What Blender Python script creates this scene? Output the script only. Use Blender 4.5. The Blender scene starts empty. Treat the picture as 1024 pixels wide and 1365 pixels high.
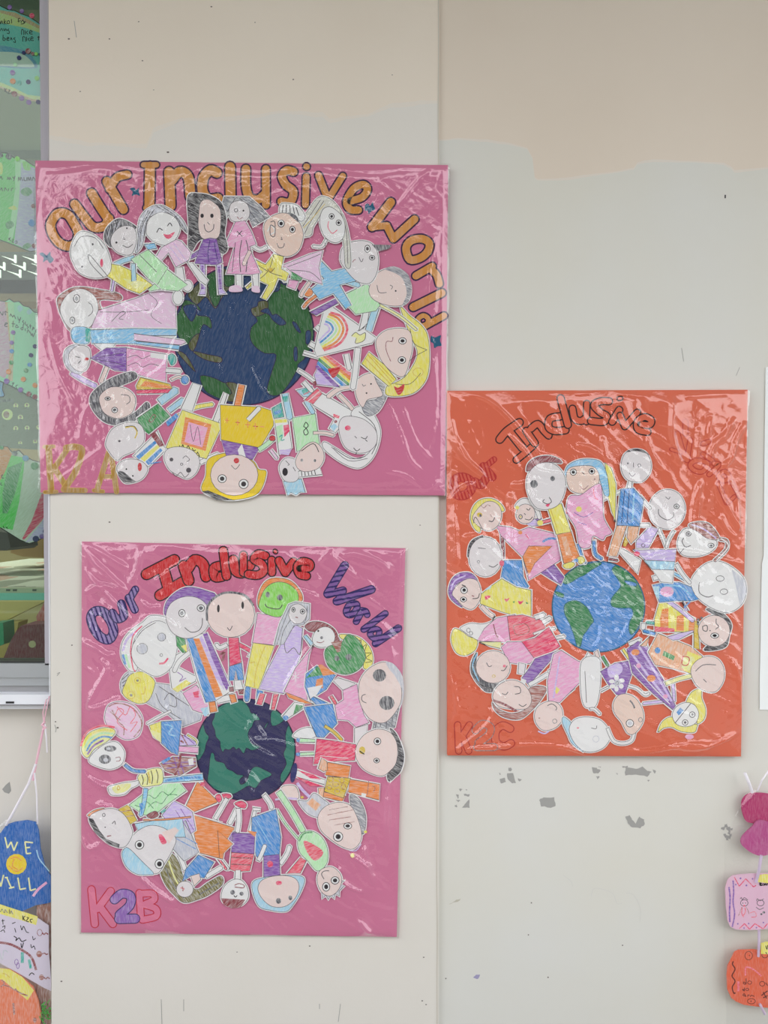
import bpy, math, random
import numpy as np
from mathutils import noise, Vector

# ------------------------------------------------------------------ scale and camera
DIST = 1.5                 # camera to wall, metres
SC = 0.0014                # metres per pixel on the wall plane
EYE = 1.4
def K(y): return (DIST + y) * SC / DIST
def P(px, py, y=0.0):
    k = K(y)
    return ((px - 512) * k, y, EYE - (py - 682.5) * k)

scene = bpy.context.scene
COL = scene.collection
cd = bpy.data.cameras.new('camera')
cam = bpy.data.objects.new('camera', cd)
COL.objects.link(cam)
cam.location = (0, -DIST, EYE)
cam.rotation_euler = (math.radians(90), 0, 0)
cd.sensor_fit = 'VERTICAL'
cd.sensor_height = 36.0
cd.lens = 36.0 * (DIST / SC) / 1365.0
cd.clip_start = 0.02
scene.camera = cam

# sky: a bright overcast sky outside the corridor, dimmer near the ground
world = bpy.data.worlds.new('overcast_sky')
scene.world = world
world.use_nodes = True
wn = world.node_tree
wn.nodes.clear()
wo = wn.nodes.new('ShaderNodeOutputWorld')
wb = wn.nodes.new('ShaderNodeBackground')
wt = wn.nodes.new('ShaderNodeTexCoord')
ws = wn.nodes.new('ShaderNodeSeparateXYZ')
wr = wn.nodes.new('ShaderNodeValToRGB')
wr.color_ramp.elements[0].position = 0.0
wr.color_ramp.elements[0].color = (0.14, 0.15, 0.14, 1)
wr.color_ramp.elements[1].position = 0.06
wr.color_ramp.elements[1].color = (0.98, 0.985, 1.0, 1)
for p_, c_ in ((0.55, (0.98, 0.985, 1.0, 1)), (0.8, (0.36, 0.42, 0.50, 1))):
    e_ = wr.color_ramp.elements.new(p_)
    e_.color = c_
wn.links.new(wt.outputs['Generated'], ws.inputs[0])
wn.links.new(ws.outputs[2], wr.inputs[0])
wn.links.new(wr.outputs[0], wb.inputs[0])
wb.inputs[1].default_value = 4.0
wn.links.new(wb.outputs[0], wo.inputs[0])

scene.view_settings.view_transform = 'Standard'
scene.view_settings.look = 'None'
scene.view_settings.gamma = 1.0
scene.view_settings.use_curve_mapping = False
scene.view_settings.exposure = -0.42

# ------------------------------------------------------------------ materials
REF = 0.86
def lin(rgb):
    out = []
    for c in rgb:
        c = c / 255.0
        c = c / 12.92 if c <= 0.04045 else ((c + 0.055) / 1.055) ** 2.4
        out.append(min(0.92, c / REF))
    return tuple(out) + (1,)

MATS = {}
def new_mat(name):
    m = bpy.data.materials.new(name)
    m.use_nodes = True
    nt = m.node_tree
    b = nt.nodes['Principled BSDF']
    return m, nt, b

def paper(name, rgb, streak=0.0, rough=0.75, ang=0.0, spec=0.2, scale=520.0):
    """matt paper; streak > 0 gives coloured-pencil strokes of lighter paper showing through"""
    if name in MATS: return MATS[name]
    m, nt, b = new_mat(name)
    c = lin(rgb)
    b.inputs['Roughness'].default_value = rough
    b.inputs['Specular IOR Level'].default_value = spec
    if streak <= 0:
        b.inputs['Base Color'].default_value = c
    else:
        tc = nt.nodes.new('ShaderNodeTexCoord')
        mp = nt.nodes.new('ShaderNodeMapping')
        mp.inputs['Rotation'].default_value = (0, ang, 0)
        nz = nt.nodes.new('ShaderNodeTexNoise')
        nz.inputs['Scale'].default_value = scale
        nz.inputs['Detail'].default_value = 2.0
        mp2 = nt.nodes.new('ShaderNodeMapping')
        mp2.inputs['Scale'].default_value = (1.0, 1.0, 0.16)
        rp = nt.nodes.new('ShaderNodeValToRGB')
        rp.color_ramp.elements[0].position = 0.40
        rp.color_ramp.elements[1].position = 0.68
        w = lin((244, 238, 241))
        lighter = tuple(c[i] * (1 - streak) + w[i] * streak for i in range(3)) + (1,)
        rp.color_ramp.elements[0].color = c
        rp.color_ramp.elements[1].color = lighter
        nt.links.new(tc.outputs['Object'], mp.inputs[0])
        nt.links.new(mp.outputs[0], mp2.inputs[0])
        nt.links.new(mp2.outputs[0], nz.inputs['Vector'])
        nt.links.new(nz.outputs['Fac'], rp.inputs[0])
        nt.links.new(rp.outputs[0], b.inputs['Base Color'])
    MATS[name] = m
    return m

def hatch(name, a, bb, ang, scale):
    """felt-pen stripes over a lighter fill"""
    if name in MATS: return MATS[name]
    m, nt, b = new_mat(name)
    b.inputs['Roughness'].default_value = 0.7
    b.inputs['Specular IOR Level'].default_value = 0.2
    tc = nt.nodes.new('ShaderNodeTexCoord')
    mp = nt.nodes.new('ShaderNodeMapping')
    mp.inputs['Rotation'].default_value = (0, ang, 0)
    wv = nt.nodes.new('ShaderNodeTexWave')
    wv.inputs['Scale'].default_value = scale
    wv.inputs['Distortion'].default_value = 1.2
    wv.inputs['Detail Scale'].default_value = 3
    rp = nt.nodes.new('ShaderNodeValToRGB')
    rp.color_ramp.elements[0].position = 0.28
    rp.color_ramp.elements[0].color = lin(a)
    rp.color_ramp.elements[1].position = 0.42
    rp.color_ramp.elements[1].color = lin(bb)
    nt.links.new(tc.outputs['Object'], mp.inputs[0])
    nt.links.new(mp.outputs[0], wv.inputs['Vector'])
    nt.links.new(wv.outputs['Fac'], rp.inputs[0])
    nt.links.new(rp.outputs[0], b.inputs['Base Color'])
    MATS[name] = m
    return m

def paint(name, rgb, rough=0.6, bump=0.0004, spots=0.0, rgb2=None, bscale=60, spec=0.3):
    """wall paint with slight unevenness"""
    if name in MATS: return MATS[name]
    m, nt, b = new_mat(name)
    b.inputs['Roughness'].default_value = rough
    b.inputs['Specular IOR Level'].default_value = spec
    tc = nt.nodes.new('ShaderNodeTexCoord')
    nz = nt.nodes.new('ShaderNodeTexNoise')
    nz.inputs['Scale'].default_value = 2.2
    nz.inputs['Detail'].default_value = 5
    rp = nt.nodes.new('ShaderNodeValToRGB')
    rp.color_ramp.elements[0].position = 0.35
    rp.color_ramp.elements[1].position = 0.65
    rp.color_ramp.elements[0].color = lin(rgb)
    rp.color_ramp.elements[1].color = lin(rgb2 or rgb)
    nt.links.new(tc.outputs['Object'], nz.inputs['Vector'])
    nt.links.new(nz.outputs['Fac'], rp.inputs[0])
    n2 = nt.nodes.new('ShaderNodeTexNoise')
    n2.inputs['Scale'].default_value = bscale
    n2.inputs['Detail'].default_value = 6
    bp = nt.nodes.new('ShaderNodeBump')
    bp.inputs['Strength'].default_value = 0.5
    bp.inputs['Distance'].default_value = bump
    nt.links.new(tc.outputs['Object'], n2.inputs['Vector'])
    nt.links.new(n2.outputs['Fac'], bp.inputs['Height'])
    nt.links.new(bp.outputs[0], b.inputs['Normal'])
    nt.links.new(rp.outputs[0], b.inputs['Base Color'])
    MATS[name] = m
    return m

def simple(name, rgb, rough=0.5, metal=0.0, spec=0.5, emit=0.0):
    if name in MATS: return MATS[name]
    m, nt, b = new_mat(name)
    b.inputs['Base Color'].default_value = lin(rgb)
    b.inputs['Roughness'].default_value = rough
    b.inputs['Metallic'].default_value = metal
    b.inputs['Specular IOR Level'].default_value = spec
    if emit:
        b.inputs['Emission Color'].default_value = lin(rgb)
        b.inputs['Emission Strength'].default_value = emit
    MATS[name] = m
    return m

def film_mat(name, ior=1.55, tint=(1, 1, 1, 1), rough=0.05, bump=0.0):
    """thin clear plastic or glass: see-through plus fresnel reflection"""
    if name in MATS: return MATS[name]
    m = bpy.data.materials.new(name)
    m.use_nodes = True
    nt = m.node_tree
    nt.nodes.clear()
    o = nt.nodes.new('ShaderNodeOutputMaterial')
    t = nt.nodes.new('ShaderNodeBsdfTransparent')
    t.inputs[0].default_value = tint
    g = nt.nodes.new('ShaderNodeBsdfGlossy')
    g.inputs['Roughness'].default_value = rough
    f = nt.nodes.new('ShaderNodeFresnel')
    # thin sheet: the same reflectance from both sides, two surfaces
    ge = nt.nodes.new('ShaderNodeNewGeometry')
    io = nt.nodes.new('ShaderNodeMapRange')
    io.inputs['To Min'].default_value = ior
    io.inputs['To Max'].default_value = 1.0 / ior
    nt.links.new(ge.outputs['Backfacing'], io.inputs['Value'])
    nt.links.new(io.outputs[0], f.inputs['IOR'])
    mu = nt.nodes.new('ShaderNodeMath')
    mu.operation = 'MULTIPLY'
    mu.use_clamp = True
    mu.inputs[1].default_value = 2.1
    nt.links.new(f.outputs[0], mu.inputs[0])
    mx = nt.nodes.new('ShaderNodeMixShader')
    nt.links.new(mu.outputs[0], mx.inputs[0])
    nt.links.new(t.outputs[0], mx.inputs[1])
    nt.links.new(g.outputs[0], mx.inputs[2])
    nt.links.new(mx.outputs[0], o.inputs[0])
    if bump:
        tc = nt.nodes.new('ShaderNodeTexCoord')
        nz = nt.nodes.new('ShaderNodeTexNoise')
        nz.inputs['Scale'].default_value = 38
        nz.inputs['Detail'].default_value = 5
        nz.inputs['Distortion'].default_value = 1.3
        bp = nt.nodes.new('ShaderNodeBump')
        bp.inputs['Distance'].default_value = bump
        bp.inputs['Strength'].default_value = 1.0
        nt.links.new(tc.outputs['Object'], nz.inputs['Vector'])
        nt.links.new(nz.outputs['Fac'], bp.inputs['Height'])
        nt.links.new(bp.outputs[0], g.inputs['Normal'])
        nt.links.new(bp.outputs[0], f.inputs['Normal'])
    MATS[name] = m
    return m

PAL = {  # name: (rgb, streak)
 'white': ((241,238,243), .0), 'skin': ((230,211,206), .15), 'skin2': ((234,205,192), .2), 'face': ((224,219,221), .25),
 'grey': ((128,130,138), .75), 'silver': ((178,180,190), .6), 'black': ((58,56,62), .45), 'dark': ((50,44,50), 0), 'ink': ((30,28,34), 0),
 'charcoal': ((84,84,92), .55),
 'pencil': ((88,82,88), 0), 'pink': ((214,150,186), .5), 'palepink': ((222,180,204), .5), 'lilac': ((184,164,212), .6),
 'purple': ((122,76,158), .35), 'blue': ((66,132,194), .4), 'paleblue': ((150,192,216), .5), 'sky': ((120,178,214), .5),
 'navy': ((52,54,110), .0), 'teal': ((60,160,150), .5), 'green': ((62,150,84), .4), 'lime': ((128,196,84), .3), 'palegreen': ((168,212,166), .5),
 'mint': ((140,206,140), .35),
 'yellow': ((226,204,92), .4), 'gold': ((222,184,40), .1), 'mustard': ((196,170,50), .25), 'paleyellow': ((228,216,140), .5),
 'orange': ((226,126,60), .3), 'peach': ((224,160,124), .5), 'red': ((200,44,52), .2), 'crimson': ((208,56,98), .35), 'rose': ((216,84,104), .4),
 'brown': ((150,92,84), .6), 'olive': ((120,112,52), .55), 'maroon': ((142,60,70), .4), 'ash': ((190,190,180), .6),
}
KEEP = ('white', 'skin', 'skin2', 'face', 'tealg', 'dgrey')
def pm(c):
    rgb, s = PAL[c]
    if sum(rgb) > 300 and c not in KEEP: rgb = tuple(min(246, v*1.09) for v in rgb)
    return paper('paper_' + c, rgb, s, ang=(sum(map(ord, c)) % 7) * 0.45 - 1.2)

# ------------------------------------------------------------------ mesh building
class MB:
    def __init__(self):
        self.v = []; self.f = []; self.mi = []; self.mats = []
    def m(self, mat):
        if mat not in self.mats: self.mats.append(mat)
        return self.mats.index(mat)
    def face(self, pts, mat):
        n = len(self.v)
        self.v += pts
        self.f.append(tuple(range(n, n + len(pts)))); self.mi.append(self.m(mat))
    def box(self, a, b, mat):
        x0, y0, z0 = a; x1, y1, z1 = b
        c = [(x0,y0,z0),(x1,y0,z0),(x1,y1,z0),(x0,y1,z0),(x0,y0,z1),(x1,y0,z1),(x1,y1,z1),(x0,y1,z1)]
        n = len(self.v); self.v += c
        for q in ((0,3,2,1),(4,5,6,7),(0,1,5,4),(1,2,6,5),(2,3,7,6),(3,0,4,7)):
            self.f.append(tuple(n + i for i in q)); self.mi.append(self.m(mat))
    def prism(self, xz, y0, y1, mat, side=None):
        """outline in x,z extruded from y0 (front, nearer the camera) to y1"""
        a = sum(xz[i][0] * xz[(i+1) % len(xz)][1] - xz[(i+1) % len(xz)][0] * xz[i][1] for i in range(len(xz)))
        if a < 0: xz = xz[::-1]
        n = len(self.v); k = len(xz)
        self.v += [(x, y0, z) for x, z in xz] + [(x, y1, z) for x, z in xz]
        self.f.append(tuple(range(n, n + k))); self.mi.append(self.m(mat))
        self.f.append(tuple(range(n + 2*k - 1, n + k - 1, -1))); self.mi.append(self.m(mat))
        s = self.m(side or mat)
        for i in range(k):
            j = (i + 1) % k
            self.f.append((n + i, n + k + i, n + k + j, n + j)); self.mi.append(s)
    def flat(self, xz, y, mat):
        a = sum(xz[i][0] * xz[(i+1) % len(xz)][1] - xz[(i+1) % len(xz)][0] * xz[i][1] for i in range(len(xz)))
        if a < 0: xz = xz[::-1]
        self.face([(x, y, z) for x, z in xz], mat)
    def ribbon(self, xz, y, w, mat, closed=False, rnd=False):
        n = len(xz)
        if n < 2: return
        L = []; R = []
        for i in range(n):
            if closed: a, b = xz[i-1], xz[(i+1) % n]
            else: a, b = xz[max(0, i-1)], xz[min(n-1, i+1)]
            p = xz[i]
            dx, dz = b[0]-a[0], b[1]-a[1]
            l = math.hypot(dx, dz) or 1e-9
            nx, nz = -dz/l, dx/l
            d1 = (p[0]-a[0], p[1]-a[1]); l1 = math.hypot(*d1) or 1e-9
            if (closed or 0 < i < n-1):
                cosm = abs((d1[0]*dx + d1[1]*dz) / (l1*l))
                s = min(1.6, 1/max(0.3, cosm))
            else: s = 1
            h = w/2*s
            L.append((p[0]+nx*h, p[1]+nz*h)); R.append((p[0]-nx*h, p[1]-nz*h))
        for i in range(n if closed else n-1):
            j = (i+1) % n
            self.face([(R[i][0], y, R[i][1]), (R[j][0], y, R[j][1]), (L[j][0], y, L[j][1]), (L[i][0], y, L[i][1])], mat)
        if rnd and not closed:
            for p, l, r in ((xz[0], L[0], R[0]), (xz[-1], R[-1], L[-1])):
                a0 = math.atan2(l[1]-p[1], l[0]-p[0])
                self.flat([(p[0]+w/2*math.cos(a0+t*math.pi/6), p[1]+w/2*math.sin(a0+t*math.pi/6)) for t in range(7)], y, mat)
    def tube(self, pts, r, mat, seg=8):
        n = len(self.v); k = len(pts)
        for i, p in enumerate(pts):
            p = Vector(p)
            a = Vector(pts[max(0, i-1)]); b = Vector(pts[min(k-1, i+1)])
            t = (b - a).normalized()
            u = t.cross(Vector((0, 1, 0)))
            if u.length < 1e-4: u = t.cross(Vector((1, 0, 0)))
            u.normalize(); w = t.cross(u)
            for s in range(seg):
                q = 2*math.pi*s/seg
                self.v.append(tuple(p + u*(r*math.cos(q)) + w*(r*math.sin(q))))
        for i in range(k-1):
            for s in range(seg):
                s2 = (s+1) % seg
                self.f.append((n+i*seg+s, n+i*seg+s2, n+(i+1)*seg+s2, n+(i+1)*seg+s)); self.mi.append(self.m(mat))
        self.f.append(tuple(n+s for s in range(seg))); self.mi.append(self.m(mat))
        self.f.append(tuple(n+(k-1)*seg+s for s in range(seg-1, -1, -1))); self.mi.append(self.m(mat))
    def build(self, name, parent=None, origin=None, smooth=False):
        o0 = origin or (0, 0, 0)
        if parent is not None:
            q = parent; o0 = [0, 0, 0]
            while q is not None:
                for i in range(3): o0[i] += q.location[i]
                q = q.parent
        me = bpy.data.meshes.new(name)
        me.from_pydata([(x-o0[0], y-o0[1], z-o0[2]) for x, y, z in self.v], [], self.f)
        for mt in self.mats: me.materials.append(mt)
        me.polygons.foreach_set('material_index', self.mi)
        if smooth: me.polygons.foreach_set('use_smooth', [True]*len(self.f))
        me.update()
        o = bpy.data.objects.new(name, me)
        COL.objects.link(o)
        if parent is not None: o.parent = parent
        elif origin: o.location = origin
        return o

def empty(name, loc, label, cat, group=None):
    o = bpy.data.objects.new(name, None)
    COL.objects.link(o)
    o.location = loc
    o['label'] = label; o['category'] = cat
    if group: o['group'] = group
    return o
def tag(o, label, cat, group=None):
    o['label'] = label; o['category'] = cat
    if group: o['group'] = group
    return o
def struct(o):
    o['kind'] = 'structure'; return o

def smooth(pts, closed=True, n=5):
    k = len(pts)
    if k < 3: return list(pts)
    out = []
    rng = range(k) if closed else range(k-1)
    for i in rng:
        if closed: p0, p1, p2, p3 = pts[i-1], pts[i], pts[(i+1) % k], pts[(i+2) % k]
        else: p0, p1, p2, p3 = pts[max(0, i-1)], pts[i], pts[i+1], pts[min(k-1, i+2)]
        for s in range(n):
            t = s/n
            out.append(tuple(0.5*((2*p1[j]) + (-p0[j]+p2[j])*t + (2*p0[j]-5*p1[j]+4*p2[j]-p3[j])*t*t + (-p0[j]+3*p1[j]-3*p2[j]+p3[j])*t**3) for j in (0, 1)))
    if not closed: out.append(pts[-1])
    return out
def oval(cx, cy, rx, ry, rot=0, n=20):
    r = math.radians(rot)
    return [(cx+rx*math.cos(t)*math.cos(r)-ry*math.sin(t)*math.sin(r), cy+rx*math.cos(t)*math.sin(r)+ry*math.sin(t)*math.cos(r))
            for t in [2*math.pi*i/n for i in range(n)]]

# crops: the enlargements the drawings were measured in (origin and size of one unit)
CROP = {'A1':(40,205,.2832),'A2':(320,205,.2832),'A3':(40,430,.2832),'A4':(320,430,.2832),
 'B1':(100,715,.22461),'B2':(320,715,.22461),'B3':(100,980,.22461),'B4':(320,980,.22461),
 'C1':(590,515,.20508),'C2':(790,515,.20996),'C3':(590,760,.20508),'C4':(790,760,.20996),
 'AG':(225,340,.2002),'BG':(250,920,.15137),'CG':(725,740,.1416),'BL':(200,900,.15385),'CR':(790,650,.20508),'BR':(330,860,.20996),
 'L1':(0,0,.16863),'L2':(0,200,.16863),'L3':(0,400,.16863),'L4':(0,590,.16863),'L5':(0,780,.20522),'L6':(0,1040,.2381),
 'R1':(930,1000,.14642),'R2':(930,1150,.15745),'W1':(540,100,.47266),'W2':(560,990,.41016),'W3':(60,0,.48828),'F':(0,0,1)}
def nums(tok):
    return [tuple(float(a) for a in t.split(',')) for t in tok]

class Sheet:
    """draws measured outlines as layered paper and pen marks, each layer a little nearer the viewer"""
    def __init__(self, root, yref, y0, step=1.4e-5):
        self.root = root; self.yref = yref; self.y = y0; self.step = step; self.crop = 'F'
    def up(self, n=1): self.y -= self.step*n
    def pt(self, p):
        ox, oy, s = CROP[self.crop]
        x, _, z = P(ox+p[0]*s, oy+p[1]*s, self.yref)
        return (x, z)
    def pts(self, L): return [self.pt(p) for p in L]
    def u(self, w): return w*CROP[self.crop][2]*K(self.yref)
    def outline(self, typ, args):
        if typ == 'p': return nums(args)
        if typ == 'c': return smooth(nums(args))
        if typ == 'o':
            v = nums(args)[0]; return oval(*v)
        if typ == 'w':   # thick stroke: width then centreline
            w = float(args[0]); c = nums(args[1:])
            if len(c) > 2: c = smooth(c, False, 4)
            L = []; R = []
            for i, p in enumerate(c):
                a = c[max(0, i-1)]; b = c[min(len(c)-1, i+1)]
                dx, dy = b[0]-a[0], b[1]-a[1]; l = math.hypot(dx, dy) or 1
                L.append((p[0]-dy/l*w/2, p[1]+dx/l*w/2)); R.append((p[0]+dy/l*w/2, p[1]-dx/l*w/2))
            a, b = c[-2], c[-1]; dx, dy = b[0]-a[0], b[1]-a[1]; l = math.hypot(dx, dy) or 1
            tip = (b[0]+dx/l*w*.35, b[1]+dy/l*w*.35)
            return L + [tip] + R[::-1]
    def mark(self, mb, typ, col, args):
        px = CROP[self.crop][2]
        if typ in 'mM':
            w = float(args[0]); c = nums(args[1:])
            if typ == 'm' and len(c) > 2: c = smooth(c, False, 4)
            if typ == 'M':
                q = self.pts(c)
                for i in range(len(q)-1):
                    mb.ribbon(q[i:i+2], self.y-i*2e-6, w*K(self.yref), pm(col))
            else: mb.ribbon(self.pts(c), self.y, w*K(self.yref), pm(col))
        elif typ == 'f':
            for v in nums(args): mb.flat(self.pts(oval(*v, n=14)), self.y, pm(col))
        elif typ == 'r':
            for v in nums(args): mb.ribbon(self.pts(oval(*v, n=14)), self.y, 0.8*K(self.yref), pm(col), closed=True)
        elif typ == 'e':   # drawn eye: white, ring, pupil
            for v in nums(args):
                mb.flat(self.pts(oval(*v, n=14)), self.y, pm('white'))
                mb.ribbon(self.pts(oval(*v, n=14)), self.y-1e-5, 0.9*K(self.yref), pm('dark'), closed=True)
                mb.flat(self.pts(oval(v[0], v[1], v[2]*.55, v[3]*.55, n=10)), self.y-1e-5, pm(col))
        elif typ == 'P': mb.flat(self.pts(nums(args)), self.y, pm(col))
        elif typ == 'C': mb.flat(self.pts(smooth(nums(args))), self.y, pm(col))
    def figures(self, text):
        figs = []; cur = None
        for ln in text.strip().splitlines():
            ln = ln.strip()
            if not ln: continue
            if ln.startswith('@'):
                crop = ln[1:]
                if cur is not None: cur[1].append(('@', crop))
                continue_crop = crop
                self.crop = crop
                continue
            if ln.startswith('F '):
                cur = [ln[2:], [('@', self.crop)]]; figs.append(cur); continue
            t = ln.split()
            cur[1].append(t)
        for label, items in figs:
            base = MB(); shapes = []; mb = None
            self.up(1)
            ybase = self.y
            self.up(0.2*sum(1 for t in items if t[0] not in ('@','m','M','f','P','C','e','r')) + .3)
            for t in items:
                if t[0] == '@': self.crop = t[1]; continue
                if t[0] in ('m','M','f','P','C','e','r'):
                    self.up(0.34)
                    self.mark(mb, t[0], t[1], t[2:])
                else:
                    name, col, typ = t[:3]
                    o = self.outline(typ, t[3:])
                    xz = self.pts(o)
                    base.ribbon(xz, ybase, 3.0*K(self.yref), pm('white'), closed=True)
                    ybase -= 4e-6
                    self.up()
                    mb = MB()
                    mb.flat(xz, self.y, pm(col))
                    self.up(0.4)
                    mb.ribbon(xz, self.y, 0.62*K(self.yref), pm('pencil'), closed=True)
                    shapes.append((name, mb))
                    # paper body of the cut-out
            fo = base.build('paper_figure', self.root)
            fo['label'] = label
            for name, mb in shapes: mb.build(name, fo)
            self.up()
    def lettering(self, label, fill, line, w, text, edge=2.1, per=True, name='lettering'):
        """bubble letters: each line of text one stroke; fill may be a palette colour or a material"""
        mf = pm(fill) if isinstance(fill, str) else fill
        ml = pm(line) if isinstance(line, str) else line
        lo = MB(); self.up(1.2)
        letters = []
        for ln in text.strip().splitlines():
            ln = ln.strip()
            if ln.startswith('@'): letters.append(ln[1:]); continue
            if ln.startswith('+'): letters[-1].append(ln[1:].split())
            else: letters.append([ln.split()])
        for strokes in letters:
            if isinstance(strokes, str): self.crop = strokes; continue
            prep = []
            for t in strokes:
                ww = w
                if t[0].startswith('w'): ww = float(t[0][1:]); t = t[1:]
                closed = False; straight = False
                if t[0] == 'O': closed = True; t = t[1:]
                if t[0] == 'S': straight = True; t = t[1:]
                c = nums(t)
                if not straight and len(c) > 2: c = smooth(c, closed, 5)
                prep.append((self.pts(c), ww*CROP[self.crop][2], closed))
            for xz, W, closed in prep:
                self.up(.4)
                if edge: lo.ribbon(xz, self.y, (W+2*edge)*K(self.yref), ml, closed, True)
            for xz, W, closed in prep:
                self.up(.4)
                lo.ribbon(xz, self.y, W*K(self.yref), mf, closed, True)
        o = lo.build(name, self.root)
        o['label'] = label
        return o
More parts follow.
